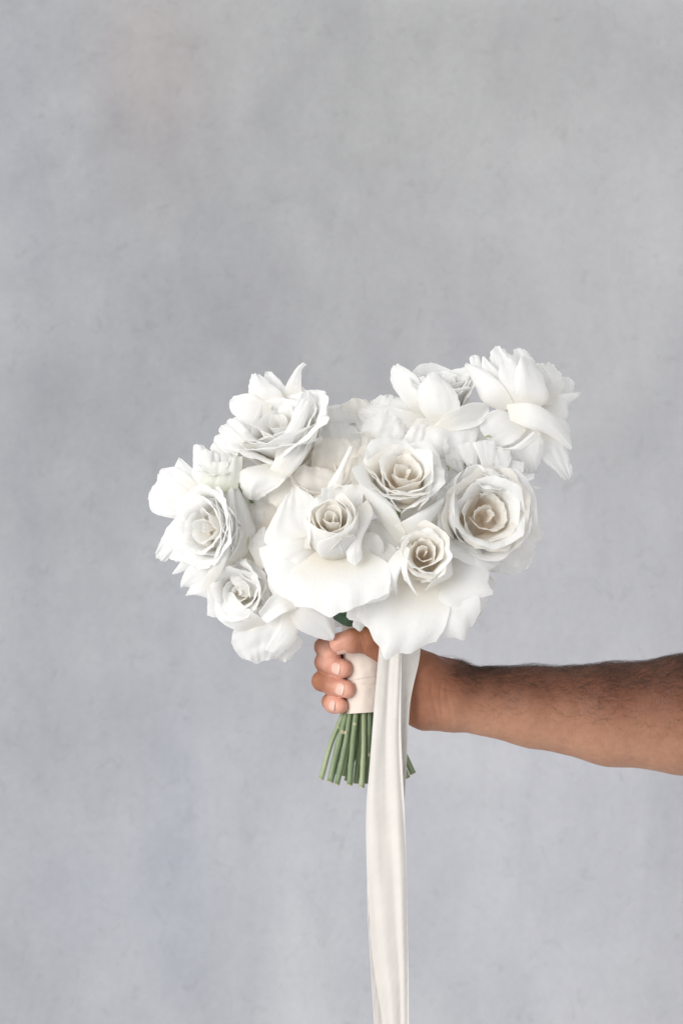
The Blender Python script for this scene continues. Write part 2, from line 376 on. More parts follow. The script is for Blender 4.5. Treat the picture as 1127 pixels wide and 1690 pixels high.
# ------------------------------------------------------------------ wall
def build_wall():
    x0, x1, z0, z1 = -1.9, 1.9, -0.1, 3.0
    th = 0.12
    V = [(x0, YW, z0), (x1, YW, z0), (x1, YW, z1), (x0, YW, z1), (x0, YW + th, z0), (x1, YW + th, z0), (x1, YW + th, z1), (x0, YW + th, z1)]
    F = [(0, 1, 2, 3), (5, 4, 7, 6), (4, 0, 3, 7), (1, 5, 6, 2), (3, 2, 6, 7), (4, 5, 1, 0)]
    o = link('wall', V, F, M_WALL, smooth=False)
    tag(o, 'pale grey limewashed plaster wall behind the bouquet, mottled with faint blue and pink', 'wall', kind='structure')
build_wall()

#@@ROSES
# ------------------------------------------------------------------ the bouquet
BOUQUET = empty('bouquet', tuple(W(603, 1130, 0)))
tag(BOUQUET, 'hand-tied bouquet of white and cream roses with cut green stems, held in a fist', 'bouquet')
ROSES = []
def rose(*a, **k):
    r = Rose(*a, **k); ROSES.append(r); return r

# centre rose: closed bud on wide spread petals
A = rose((547, 858, 180), (-0.05, -0.84, 0.54), 100, 1, 'rose with a tight round bud on wide flat petals, centre of the bouquet', depth=0.78)
A.spiral(9, 0.04, 0.36, 0.86, 0.84, wrap=1.5, flare=8, ruf=0.014, mat=M_PETAL_WARM)
for i, th in enumerate((20, 140, 255, 320)):
    A.petal(th, 1.10, 0.50, 0.06 + .014 * i, (84, 3, -27 + 3 * i), 0.46 + .03 * i, curl=14, side=.05, ruf=.010, rnd=.24, spiral=.07, point=.03)
A.traced([(530, 890, 140), (508, 855, 140), (514, 830, 138)], [(560, 880, 140), (548, 840, 140), (532, 818, 132)], bulge=-6, tip=4, roll=6)
A.traced([(535, 890, 138), (527, 850, 136), (530, 806, 126)], [(580, 890, 140), (594, 850, 132), (601, 800, 120)], bulge=-14, tip=2, roll=-6)
A.traced([(535, 905, 140), (475, 908, 140), (437, 893, 128), (455, 845, 118), (474, 817, 108)], [(540, 880, 140), (530, 850, 135), (515, 820, 120), (492, 803, 108)], bulge=-12, tip=5, tiproll=8, ruf=2.5)
A.traced([(545, 880, 110), (475, 890, 150), (427, 905, 140)], [(550, 900, 110), (512, 950, 148), (487, 1000, 138)], bulge=-10, tip=12, tiproll=14, roll=8, ruf=2.5)
A.petal(238, 1.22, 0.66, .08, (88, 76, 92), 1.9, curl=45, ruf=.065, point=.05, rnd=.24, side=.2, z0=.05)
A.petal(312, 1.20, 0.66, .08, (88, 76, 90), 1.9, curl=50, ruf=.065, point=.05, rnd=.26, side=.2, z0=-.02)
A.petal(279, 1.26, 0.78, .08, (88, 80, 96), 2.2, curl=60, ruf=.065, point=.04, rnd=.20, side=.2, z0=.16)
A.traced([(560, 880, 100), (590, 905, 140), (600, 925, 140)], [(575, 880, 100), (618, 880, 140), (634, 905, 134), (628, 930, 128)], bulge=6, tip=6, ruf=2)
A.traced([(590, 838, 142), (592, 870, 168), (573, 903, 178), (573, 923, 180)], [(607, 824, 140), (615, 850, 160), (598, 890, 178), (597, 920, 180)], bulge=8, tip=12, roll=4, tiproll=6)

# cup above
B = rose((667, 776, 150), (0.02, -0.76, 0.62), 74, 2, 'rose with an open cup right above the lowest half-open one', depth=0.85)
B.spiral(8, 0.10, 0.62, 0.80, 0.94, wrap=1.15, flare=26, ruf=0.07, mat=M_PETAL_WARM)
B.ring(5, 1.15, 0.78, (72, 8, 18), 0.78, start=20, curl=35, ruf=.05, point=.09)
B.ring(5, 1.22, 0.8, (85, 22, 45), 0.92, start=50, curl=55, ruf=.06)
B.traced([(657, 896, 128), (620, 850, 134), (600, 815, 132), (597, 785, 128)], [(670, 880, 150), (652, 845, 160), (630, 812, 156), (602, 785, 132)], bulge=8, roll=6)
B.traced([(650, 868, 150), (692, 845, 160), (733, 821, 140)], [(672, 886, 145), (702, 872, 152), (728, 836, 138)], bulge=6, roll=3, tip=2)
B.traced([(640, 870, 120), (606, 850, 112), (596, 800, 100)], [(690, 880, 120), (640, 925, 124), (604, 905, 116)], bulge=12, tip=8, ruf=3)
B.traced([(680, 850, 120), (715, 800, 110), (728, 765, 95)], [(700, 870, 120), (738, 850, 110), (742, 800, 98)], bulge=8, tip=6, ruf=2)
B.traced([(640, 800, 110), (607, 780, 105), (607, 745, 95)], [(680, 780, 110), (672, 750, 100), (640, 738, 92)], bulge=-6, tip=4, ruf=2, roll=4)

# half-open low right
C = rose((699, 912, 178), (0.03, -0.97, 0.22), 66, 3, 'small half-open rose low on the right with a swirled centre', depth=0.9)
C.spiral(9, 0.06, 0.54, 0.92, 0.95, wrap=1.2, flare=20, ruf=0.04, mat=M_PETAL_WARM)
C.ring(4, 1.12, 0.72, (72, 2, 12), 0.70, start=70, curl=40)
C.petal(222, 2.05, 0.95, .1, (90, 82, 96), 2.4, curl=50, ruf=.06, point=.05, rnd=.24, side=.2, z0=-.02)
C.petal(318, 1.85, 0.95, .1, (90, 82, 100), 2.4, curl=50, ruf=.055, point=.06, rnd=.26, side=.2, z0=-.10)
C.petal(290, 2.0, 0.95, .1, (90, 84, 100), 2.6, curl=45, ruf=.06, point=.05, rnd=.22, side=.2, z0=.03)
C.petal(250, 2.25, 1.05, .1, (90, 84, 98), 2.6, curl=55, ruf=.06, point=.07, rnd=.24, side=.2, z0=.12)
C.petal(338, 1.6, 0.8, .1, (90, 80, 100), 2.4, curl=50, ruf=.06, point=.06, rnd=.26, side=.2, z0=.05)
C.traced([(600, 905, 70), (570, 930, 66), (580, 975, 62)], [(680, 900, 70), (690, 930, 66), (680, 980, 62)], bulge=6, tip=6)
C.traced([(600, 940, 60), (580, 900, 60), (600, 860, 60)], [(700, 940, 60), (700, 900, 60), (690, 860, 60)], bulge=6, tip=6)
C.traced([(672, 893, 160), (646, 920, 168), (634, 950, 168), (649, 979, 158)], [(680, 900, 172), (668, 925, 184), (656, 955, 182), (655, 979, 164)], bulge=5, roll=3, rag=1)
C.traced([(668, 900, 178), (662, 935, 186), (666, 955, 184)], [(676, 905, 184), (672, 945, 192), (689, 984, 176)], bulge=4, rag=1)
C.traced([(720, 965, 160), (745, 950, 165), (744, 925, 160)], [(700, 975, 165), (726, 940, 182), (735, 905, 172)], bulge=6, roll=4)
C.traced([(712, 895, 120), (706, 868, 118), (724, 845, 105)], [(760, 960, 115), (785, 935, 108), (770, 880, 100)], bulge=6, tip=6, ruf=3)
C.traced([(700, 930, 120), (735, 900, 120), (728, 850, 100)], [(735, 985, 120), (775, 955, 108), (790, 925, 95)], bulge=10, tip=6, ruf=3)

# deep cream rose on the right
Dd = rose((806, 846, 122), (0.16, -0.96, 0.22), 80, 4, 'large open rose on the right with a deep warm cream heart', M_PETAL_WARM, depth=0.85)
Dd.spiral(10, 0.12, 0.82, 0.60, 0.97, wrap=1.1, flare=32, ruf=0.12)
Dd.ring(6, 1.2, 0.75, (78, 10, 22), 0.9, start=10, curl=45, mat=M_PETAL)
Dd.ring(6, 1.28, 0.8, (88, 28, 40), 1.0, start=40, curl=50, mat=M_PETAL, ruf=.06)
Dd.traced([(770, 885, 95), (766, 905, 118), (783, 937, 112)], [(860, 880, 90), (886, 888, 80), (880, 915, 72)], bulge=16, tip=12, tiproll=8, mat=M_PETAL, ruf=3)
Dd.traced([(790, 900, 70), (790, 925, 75), (806, 940, 70)], [(880, 880, 50), (884, 905, 50), (874, 935, 48)], bulge=10, tip=14, mat=M_PETAL, ruf=3)
Dd.traced([(860, 850, 60), (878, 820, 50), (874, 797, 40)], [(866, 900, 60), (893, 890, 50), (886, 850, 44), (876, 818, 40)], bulge=6, tip=4, mat=M_PETAL, ruf=3, rag=3)
Dd.traced([(775, 880, 120), (742, 850, 128), (732, 810, 118)], [(778, 900, 115), (738, 870, 112), (727, 830, 104)], bulge=8, tip=3, mat=M_PETAL)
Dd.traced([(780, 905, 120), (752, 880, 140), (752, 800, 132), (762, 778, 122)], [(760, 895, 115), (733, 850, 118), (730, 810, 110), (741, 795, 106)], bulge=4, tip=3, mat=M_PETAL, roll=-3)
Dd.traced([(800, 820, 85), (762, 805, 110), (766, 772, 112)], [(830, 815, 85), (836, 795, 100), (826, 782, 98)], bulge=-8, tip=7, mat=M_PETAL, ruf=3, tiproll=-8)

# ruffled one behind it
E = rose((808, 770, 75), (0.25, -0.45, 0.85), 58, 5, 'ruffled small rose behind the deep cream one', depth=0.9)
E.spiral(10, 0.10, 0.75, 0.85, 0.95, wrap=1.0, flare=35, ruf=0.09)
E.ring(6, 1.1, 0.7, (75, 12, 25), 0.7, start=10, curl=50, ruf=.09)
E.ring(6, 1.25, 0.7, (85, 30, 45), 0.9, start=30, curl=40, ruf=.10)
for i, (x, y) in enumerate(((752, 742), (775, 727), (800, 724), (824, 736), (845, 757), (862, 776), (872, 800))):
    E.traced([(790 + i * 5, 800, 80), (x - 8, (y + 800) / 2, 84), (x - 19, y + 8, 70)], [(805 + i * 5, 800, 80), (x + 14, (y + 800) / 2 + 4, 84), (x + 19, y + 7, 66)], bulge=3, tip=6, ruf=1.6, rag=3, wave=.5)

# top middle
Ff = rose((730, 622, 25), (0.10, -0.40, 1), 62, 6, 'rose with a frilly crown and a rolled petal, upper middle', depth=1.1)
Ff.spiral(10, 0.10, 0.72, 0.95, 1.08, wrap=1.1, flare=22, ruf=0.06)
Ff.ring(5, 1.35, 0.75, (80, 5, 15), 0.80, start=0, curl=40)
Ff.ring(4, 1.45, 0.8, (90, 15, 25), 0.95, start=30, curl=40)
Ff.traced([(702, 690, 18), (668, 665, 20), (647, 635, 12), (644, 612, 6)], [(718, 690, 40), (702, 655, 48), (688, 622, 38), (656, 601, 10)], bulge=-4, roll=4, tip=2)
Ff.traced([(712, 702, 48), (692, 672, 66), (690, 640, 66), (703, 622, 58)], [(730, 706, 48), (756, 685, 68), (754, 650, 68), (728, 620, 60)], bulge=12, tip=9, tiproll=6)
Ff.traced([(710, 716, 25), (662, 724, 34), (618, 712, 34), (593, 690, 20)], [(705, 685, 20), (665, 676, 26), (628, 668, 20), (602, 671, 12)], bulge=8, tip=5, ruf=3)
Ff.traced([(690, 690, 40), (676, 712, 62), (698, 742, 74), (716, 757, 72)], [(762, 690, 40), (790, 702, 50), (780, 742, 58), (758, 768, 60)], bulge=16, tip=6, ruf=4)
Ff.traced([(714, 704, 60), (738, 683, 74), (775, 666, 66), (800, 665, 48)], [(724, 714, 58), (762, 709, 64), (792, 700, 52), (806, 678, 44)], bulge=-6, tip=3, roll=-8)
Ff.traced([(690, 710, 10), (640, 690, 0), (612, 672, -10)], [(700, 680, 10), (665, 662, 0), (630, 655, -14)], bulge=5, tip=8, ruf=4, rag=3)

# top right
Gg = rose((862, 622, 8), (0.15, -0.38, 1), 66, 7, 'tall loose rose with hanging lower petals, top right', depth=1.1)
Gg.spiral(9, 0.10, 0.70, 1.0, 1.12, wrap=1.1, flare=20, ruf=0.07)
Gg.ring(5, 1.35, 0.7, (80, 6, 14), 0.8, start=0, curl=30)
T = Gg.traced
T([(800, 665, 10), (783, 625, 5), (774, 592, -5)], [(815, 660, 10), (800, 620, 8), (790, 588, -3)], bulge=5, tip=5, rag=1)
T([(812, 655, 30), (797, 622, 28), (795, 590, 16)], [(835, 655, 32), (826, 618, 32), (801, 591, 16)], bulge=5, tip=3)
T([(830, 650, 20), (812, 610, 14), (809, 582, 4)], [(848, 650, 20), (842, 600, 14), (824, 572, 2)], bulge=4, tip=4, rag=3)
T([(840, 650, 15), (822, 600, 10), (826, 575, 0)], [(860, 650, 15), (858, 600, 10), (838, 582, 0)], bulge=4, tip=3, rag=3)
T([(850, 640, 0), (844, 600, -6), (847, 578, -14)], [(880, 640, 0), (882, 600, -10), (872, 582, -16)], bulge=4, tip=6, rag=3)
T([(855, 690, 30), (836, 650, 50), (822, 620, 46), (826, 598, 34)], [(872, 690, 40), (868, 650, 56), (866, 620, 50), (850, 595, 36)], bulge=8, tip=5)
T([(862, 675, 45), (851, 640, 62), (852, 608, 58), (858, 590, 46)], [(890, 675, 42), (905, 656, 48), (896, 625, 44), (878, 597, 36)], bulge=10, tip=5, roll=5, ruf=1, tiproll=4)
T([(828, 680, 34), (796, 662, 42), (780, 630, 34), (766, 604, 20)], [(850, 668, 48), (828, 635, 58), (800, 612, 46), (773, 600, 22)], bulge=8, roll=4, tip=2)
T([(885, 670, 20), (890, 630, 24), (886, 602, 12)], [(925, 662, 5), (929, 625, 2), (914, 603, -6)], bulge=10, tip=4, rag=3)
T([(880, 670, 30), (884, 630, 34), (880, 603, 22)], [(912, 668, 18), (912, 630, 16), (897, 604, 8)], bulge=9, tip=4)
T([(900, 670, -5), (915, 640, -12), (926, 622, -18)], [(910, 680, -5), (940, 655, -18), (948, 632, -24)], bulge=6, tip=4)
T([(885, 662, 10), (925, 650, 8), (957, 648, -10)], [(890, 700, 10), (934, 690, 4), (938, 668, -2), (958, 652, -10)], bulge=4, tip=1, ruf=1.5, roll=4)
T([(880, 680, 15), (916, 684, 10), (934, 694, 2)], [(890, 720, 20), (925, 735, 14), (942, 735, 5)], bulge=5, tip=2)
T([(835, 668, 52), (876, 666, 70), (916, 688, 58), (941, 728, 34)], [(842, 694, 52), (870, 706, 68), (902, 716, 62), (941, 744, 38)], bulge=10, tip=2, roll=4)
T([(858, 690, 40), (820, 676, 56), (789, 694, 54)], [(868, 712, 48), (848, 730, 60), (822, 739, 58)], bulge=-8, tip=7, roll=-4, tiproll=-4)
T([(845, 700, 28), (842, 740, 36), (866, 778, 32)], [(890, 705, 30), (896, 735, 36), (888, 776, 30)], bulge=10, tip=7, ruf=4)
T([(868, 700, 25), (880, 742, 30), (928, 790, 15)], [(925, 715, 15), (936, 745, 8), (944, 784, 6)], bulge=8, tip=3, ruf=4, rag=3)
T([(815, 738, 66), (845, 738, 76), (880, 712, 72)], [(824, 740, 60), (860, 742, 70), (888, 722, 66)], bulge=5, ruf=1)

# top left
H = rose((458, 690, 66), (-0.34, -0.62, 0.72), 80, 8, 'rose with one tall spike-like petal, top left', depth=0.9)
H.spiral(7, 0.10, 0.5, 0.8, 0.9, wrap=1.2, flare=14, ruf=0.04)
H.ring(4, 1.1, 0.75, (78, 4, 8), 0.7, start=40, curl=30, ruf=.04)
H.ring(5, 1.2, 0.85, (84, 14, 26), 0.85, start=10, curl=40, ruf=.05, point=.08)
H.ring(6, 1.3, 0.85, (88, 30, 45), 1.0, start=35, curl=40, ruf=.06, point=.09)
T = H.traced
T([(440, 655, 10), (436, 636, 4), (437, 618, -4)], [(480, 655, 10), (470, 636, 6), (449, 614, -3)], bulge=4, tip=4, rag=3)
T([(464, 660, 20), (474, 632, 16), (489, 608, 6), (499, 599, 2)], [(499, 660, 20), (497, 635, 16), (498, 612, 6), (506, 601, 2)], bulge=5, rag=1, ruf=1)
T([(420, 680, 28), (412, 655, 30), (411, 635, 20), (416, 618, 10)], [(474, 665, 30), (462, 645, 32), (446, 632, 24), (431, 620, 12)], bulge=7, tip=2)
T([(440, 708, 35), (402, 698, 40), (383, 682, 34)], [(450, 668, 35), (415, 650, 36), (386, 654, 24)], bulge=8, tip=7)
T([(470, 745, 80), (478, 700, 90), (490, 665, 82), (500, 649, 62)], [(518, 724, 58), (532, 697, 58), (531, 666, 52), (516, 650, 50)], bulge=12, tip=4, ruf=1.5)
T([(450, 776, 96), (458, 738, 104), (476, 702, 104), (498, 658, 86)], [(470, 778, 94), (480, 738, 106), (500, 706, 104), (513, 664, 84)], bulge=6, roll=6, ruf=2)
T([(440, 792, 92), (455, 757, 104), (480, 737, 100), (516, 721, 84)], [(456, 802, 92), (482, 782, 104), (502, 757, 100), (519, 723, 84)], bulge=7, roll=3)
T([(440, 765, 82), (402, 775, 96), (396, 798, 96), (407, 818, 86)], [(478, 776, 96), (468, 795, 112), (447, 811, 106), (426, 824, 92)], bulge=14, tip=5, tiproll=12, ruf=3)
for i, (x, y) in enumerate(((352, 735), (358, 722), (366, 706), (378, 696))):
    T([(420, 760, 55), (x + 12, y + 26, 50), (x - 5, y + 6, 36)], [(430, 740, 55), (x + 26, y + 8, 52), (x + 8, y - 6, 38)], bulge=6, tip=5, ruf=4, rag=3)

# warm shaded one behind the centre
Lr = rose((530, 780, 75), (0.0, -0.75, 0.65), 64, 9, 'cream rose half hidden behind the central bud', M_PETAL_WARM, depth=0.8)
Lr.spiral(6, 0.12, 0.6, 0.6, 0.85, wrap=1.1, flare=25, ruf=0.05)
Lr.ring(5, 1.25, 0.8, (80, 20, 35), 0.9, start=20, curl=40)
T = Lr.traced
T([(528, 832, 112), (545, 795, 114), (565, 760, 106), (577, 736, 98)], [(563, 815, 112), (567, 785, 114), (573, 765, 108), (583, 740, 98)], bulge=5, roll=4, ruf=1.5, mat=M_PETAL)
T([(470, 850, 85), (445, 820, 85), (462, 782, 78)], [(560, 845, 90), (565, 800, 92), (545, 775, 82)], bulge=14, tip=8, ruf=3)
T([(510, 800, 66), (515, 755, 64), (520, 724, 58)], [(600, 800, 66), (600, 760, 64), (590, 728, 56)], bulge=-8, tip=4, ruf=3)
T([(560, 830, 96), (572, 790, 96), (580, 757, 84)], [(612, 830, 96), (612, 790, 90), (606, 757, 80)], bulge=7, tip=3, ruf=2)

# back
K = rose((572, 682, -20), (0.0, -0.45, 1), 52, 10, 'rose mostly hidden at the back between the two upper groups', depth=0.9)
K.spiral(7, 0.15, 0.75, 0.8, 0.9, wrap=1.0, flare=30, ruf=0.08)
K.ring(6, 1.25, 0.75, (82, 22, 35), 0.9, start=0, curl=40, ruf=.08)
K.ring(5, 1.5, 0.8, (85, 45, 55), 1.1, start=20, curl=30, ruf=.08)
K.traced([(530, 730, 20), (528, 700, 18), (529, 676, 8)], [(600, 735, 20), (600, 705, 16), (586, 679, 5)], bulge=7, tip=2, ruf=3)
K.traced([(545, 775, 45), (540, 745, 42), (538, 722, 30)], [(625, 775, 50), (625, 735, 40), (612, 705, 24)], bulge=10, tip=4, ruf=4, rag=3)
K.traced([(590, 760, 40), (590, 720, 38), (586, 690, 20)], [(660, 760, 40), (655, 725, 36), (630, 705, 20)], bulge=9, tip=4, ruf=4, rag=3)
K.traced([(640, 790, 60), (650, 750, 62), (660, 720, 50)], [(745, 790, 70), (752, 770, 66), (715, 740, 50)], bulge=9, tip=4, ruf=4, rag=2)

# small greenish ruffled one
Mm = rose((362, 760, 66), (-0.35, -0.45, 0.8), 46, 11, 'small ruffled rose with greenish petals, left side', M_PETAL_GREEN, depth=0.9)
Mm.spiral(8, 0.15, 0.75, 0.8, 0.95, wrap=0.9, flare=30, ruf=0.12)
Mm.ring(7, 1.2, 0.55, (80, 15, 30), 0.8, start=0, curl=40, ruf=.14, mat=M_PETAL)
Mm.traced([(350, 812, 92), (358, 790, 96), (364, 762, 92)], [(374, 812, 92), (380, 790, 98), (380, 764, 94)], bulge=5, ruf=.8, wave=.4)
Mm.traced([(366, 812, 94), (372, 786, 98), (378, 758, 94)], [(392, 806, 92), (399, 780, 94), (400, 754, 88)], bulge=6, ruf=1, tip=2)
Mm.traced([(338, 812, 80), (335, 790, 82), (345, 762, 74)], [(362, 812, 86), (362, 790, 90), (366, 764, 84)], bulge=5, ruf=1, wave=.4)
for i, (x, y) in enumerate(((330, 748), (340, 742), (352, 748), (372, 748), (388, 752))):
    Mm.traced([(350 + i * 5, 790, 74), (x - 6, y + 24, 78), (x - 11, y + 5, 62)], [(362 + i * 5, 790, 74), (x + 12, y + 22, 78), (x + 10, y + 4, 62)], bulge=3, tip=6, ruf=1.6, rag=3, wave=.5, mat=M_PETAL)

# large left rose
I = rose((338, 872, 90), (-0.62, -0.76, 0.05), 70, 12, 'very large fully open rose with ragged edges, far left', depth=0.7)
I.spiral(9, 0.10, 0.80, 0.80, 0.88, wrap=1.05, flare=28, ruf=0.10)
I.ring(6, 1.15, 0.75, (80, 10, 22), 0.9, start=0, curl=45, ruf=.06)
I.ring(7, 1.25, 0.75, (88, 28, 38), 1.0, start=25, curl=40, ruf=.07, point=.09)
T = I.traced
T([(340, 862, 50), (288, 856, 44), (251, 845, 34), (245, 824, 26)], [(345, 830, 50), (300, 795, 46), (272, 780, 36), (257, 798, 26)], bulge=10, tip=4, ruf=4, rag=3)
T([(335, 830, 50), (275, 815, 42), (260, 796, 26)], [(350, 825, 50), (315, 785, 42), (290, 771, 30), (267, 774, 24)], bulge=8, tip=3, ruf=4, rag=3)
T([(330, 840, 44), (290, 800, 38), (288, 774, 28), (295, 757, 20)], [(348, 830, 44), (334, 790, 40), (314, 770, 30), (299, 757, 20)], bulge=4, tip=1, rag=1)
T([(345, 820, 50), (321, 792, 44), (319, 760, 32), (320, 735, 22)], [(375, 812, 54), (362, 772, 48), (346, 750, 34), (336, 736, 22)], bulge=5, tip=2)
T([(345, 868, 66), (300, 850, 62), (275, 874, 50), (256, 914, 34)], [(350, 900, 72), (318, 905, 66), (292, 911, 52), (270, 927, 34)], bulge=8, tip=2, ruf=3, rag=3)
T([(345, 890, 66), (312, 905, 62), (284, 922, 42)], [(350, 915, 68), (325, 925, 62), (298, 928, 42)], bulge=5, tip=3, rag=3)
T([(345, 895, 70), (312, 912, 64), (285, 946, 38)], [(352, 920, 74), (328, 932, 66), (303, 943, 48), (288, 948, 38)], bulge=5, tip=1, rag=1)
T([(350, 900, 74), (322, 922, 66), (304, 945, 50), (298, 966, 38)], [(362, 930, 76), (342, 955, 66), (322, 968, 50), (306, 968, 38)], bulge=6, tip=2)
T([(365, 920, 70), (332, 945, 60), (316, 965, 48), (307, 983, 36)], [(388, 930, 76), (366, 960, 66), (346, 986, 55), (326, 980, 42)], bulge=8, tip=3)
T([(352, 968, 80), (374, 912, 106), (376, 850, 106), (382, 790, 86)], [(388, 936, 74), (416, 898, 72), (417, 858, 76), (387, 789, 84)], bulge=10, ruf=3)
T([(330, 972, 84), (352, 925, 108), (368, 860, 112), (379, 797, 92)], [(350, 972, 84), (376, 922, 116), (388, 855, 116), (386, 791, 88)], bulge=6, roll=4, ruf=3)

# bottom left
J = rose((392, 978, 96), (-0.30, -0.92, 0.02), 60, 13, 'rose with a broad drooping petal, bottom left above the fingers', depth=0.8)
J.spiral(10, 0.08, 0.72, 0.74, 0.86, wrap=1.0, flare=24, ruf=0.08)
J.ring(6, 1.12, 0.7, (82, 10, 22), 0.85, start=0, curl=45)
T = J.traced
T([(478, 965, 92), (512, 985, 104), (543, 1003, 96), (553, 1040, 78)], [(470, 1010, 96), (492, 1038, 92), (522, 1052, 84), (545, 1058, 78)], bulge=16, tip=3, ruf=2)
T([(425, 1020, 84), (388, 1036, 80), (384, 1064, 66), (400, 1086, 54)], [(495, 1005, 88), (488, 1040, 84), (478, 1066, 70), (460, 1084, 56)], bulge=14, tip=7, ruf=4)
T([(470, 1000, 96), (455, 1040, 98), (437, 1072, 82)], [(495, 1015, 92), (488, 1055, 86), (464, 1078, 72)], bulge=8, tip=2)
T([(486, 985, 106), (454, 980, 114), (427, 1010, 104)], [(490, 1005, 106), (468, 1012, 114), (441, 1029, 106)], bulge=-7, tip=2, roll=-4)
T([(425, 1042, 76), (384, 1038, 84), (352, 1012, 76), (343, 984, 56)], [(438, 1026, 92), (418, 1010, 108), (400, 998, 106), (384, 978, 86)], bulge=10, tip=3, ruf=2)
T([(460, 1000, 100), (440, 960, 108), (450, 938, 96)], [(500, 1000, 100), (500, 960, 104), (480, 935, 92)], bulge=8, tip=4)
T([(400, 985, 88), (382, 955, 88), (390, 924, 78)], [(440, 985, 92), (440, 950, 92), (424, 932, 80)], bulge=-5, tip=6, ruf=3, tiproll=-4)
T([(440, 1050, 46), (445, 1075, 44), (462, 1090, 38)], [(485, 1040, 46), (500, 1062, 40), (478, 1088, 38)], bulge=5, tip=2)
T([(400, 1060, 60), (405, 1080, 50), (420, 1095, 44)], [(440, 1060, 60), (440, 1080, 50), (432, 1090, 44)], bulge=4, tip=3)

# low right behind the half-open one
O = rose((775, 935, 55), (0.45, -0.75, -0.45), 52, 14, 'small ragged rose tucked under the right side', depth=0.8)
O.ring(6, 1.1, 0.6, (80, 15, 25), 0.8, start=0, curl=30, ruf=.08)
T = O.traced
T([(748, 915, 104), (738, 955, 118), (752, 974, 110), (766, 1003, 98)], [(808, 925, 92), (802, 960, 98), (792, 985, 92), (780, 999, 90)], bulge=8, tip=3, ruf=3, rag=3)
T([(765, 960, 66), (772, 1000, 66), (778, 1022, 58)], [(800, 940, 60), (817, 963, 46), (799, 986, 50), (797, 1010, 54)], bulge=6, tip=2, ruf=4, rag=3)
T([(740, 970, 76), (735, 1010, 76), (745, 1034, 66)], [(795, 965, 66), (800, 1000, 62), (786, 1026, 58)], bulge=8, tip=3, ruf=3)

# left centre gap
Pp = rose((440, 880, 40), (-0.15, -1, 0.1), 60, 15, 'pale rose deep in the gap left of the centre', M_PETAL_WARM, depth=0.7)
Pp.spiral(6, 0.15, 0.7, 0.5, 0.8, wrap=1.0, flare=25)
Pp.ring(5, 1.25, 0.8, (85, 30, 45), 1.0, start=20, curl=30)
T = Pp.traced
T([(425, 940, 80), (412, 900, 84), (428, 874, 76)], [(470, 930, 90), (468, 895, 90), (448, 872, 78)], bulge=5, tip=4, mat=M_PETAL)
T([(425, 880, 50), (425, 840, 48), (428, 815, 40)], [(480, 880, 56), (482, 840, 54), (478, 812, 44)], bulge=8, tip=3)
T([(480, 1010, 60), (470, 975, 62), (480, 950, 50)], [(600, 1015, 60), (620, 985, 62), (610, 950, 50)], bulge=12, tip=3, mat=M_PETAL)
T([(548, 970, 80), (546, 988, 84), (552, 1000, 80)], [(620, 970, 84), (612, 988, 86), (590, 1004, 82)], bulge=5, tip=2, mat=M_PETAL)
T([(586, 1018, 110), (582, 1032, 112), (590, 1040, 108)], [(602, 1016, 108), (602, 1030, 110), (597, 1040, 108)], bulge=3, tip=2, mat=M_PETAL)

# inner petals that close the mass between the blooms
FR = random.Random(3)
for i, (x, y, d, w, own) in enumerate(((408, 815, 40, 44, H), (436, 850, 50, 44, Pp), (470, 800, 60, 46, Lr), (610, 765, 60, 44, Lr), (632, 722, 40, 44, K), (700, 742, 70, 44, B), (748, 872, 85, 40, Dd),
                     (640, 955, 75, 52, C), (752, 800, 78, 36, Dd), (415, 940, 50, 46, J), (560, 985, 70, 52, A), (610, 905, 90, 46, A), (500, 745, 50, 44, Lr), (778, 712, 10, 44, Ff), (395, 860, 45, 46, I),
                     (590, 700, 0, 44, K), (640, 690, 0, 40, K), (480, 960, 70, 50, J), (740, 985, 75, 44, O), (800, 740, 20, 44, Gg), (560, 740, 40, 44, K), (375, 960, 40, 40, J), (700, 860, 80, 44, B), (430, 760, 30, 44, H))):
    an = math.atan2(y - 880, x - 603) + FR.uniform(-.5, .5); c_, s_ = math.cos(an), math.sin(an)
    def q(a, b, dd): return (x + a * c_ * w - b * s_ * w, y + a * s_ * w + b * c_ * w, dd)
    own.traced([q(-.9, -.35, d - 25), q(0, -.85, d), q(.7, -.7, d - 4)], [q(-.9, .35, d - 25), q(0, .85, d), q(.7, .7, d - 4)], bulge=12, tip=w * .3, ruf=4, rag=2, tiproll=5, mat=M_PETAL_WARM if i % 3 == 0 else M_PETAL)

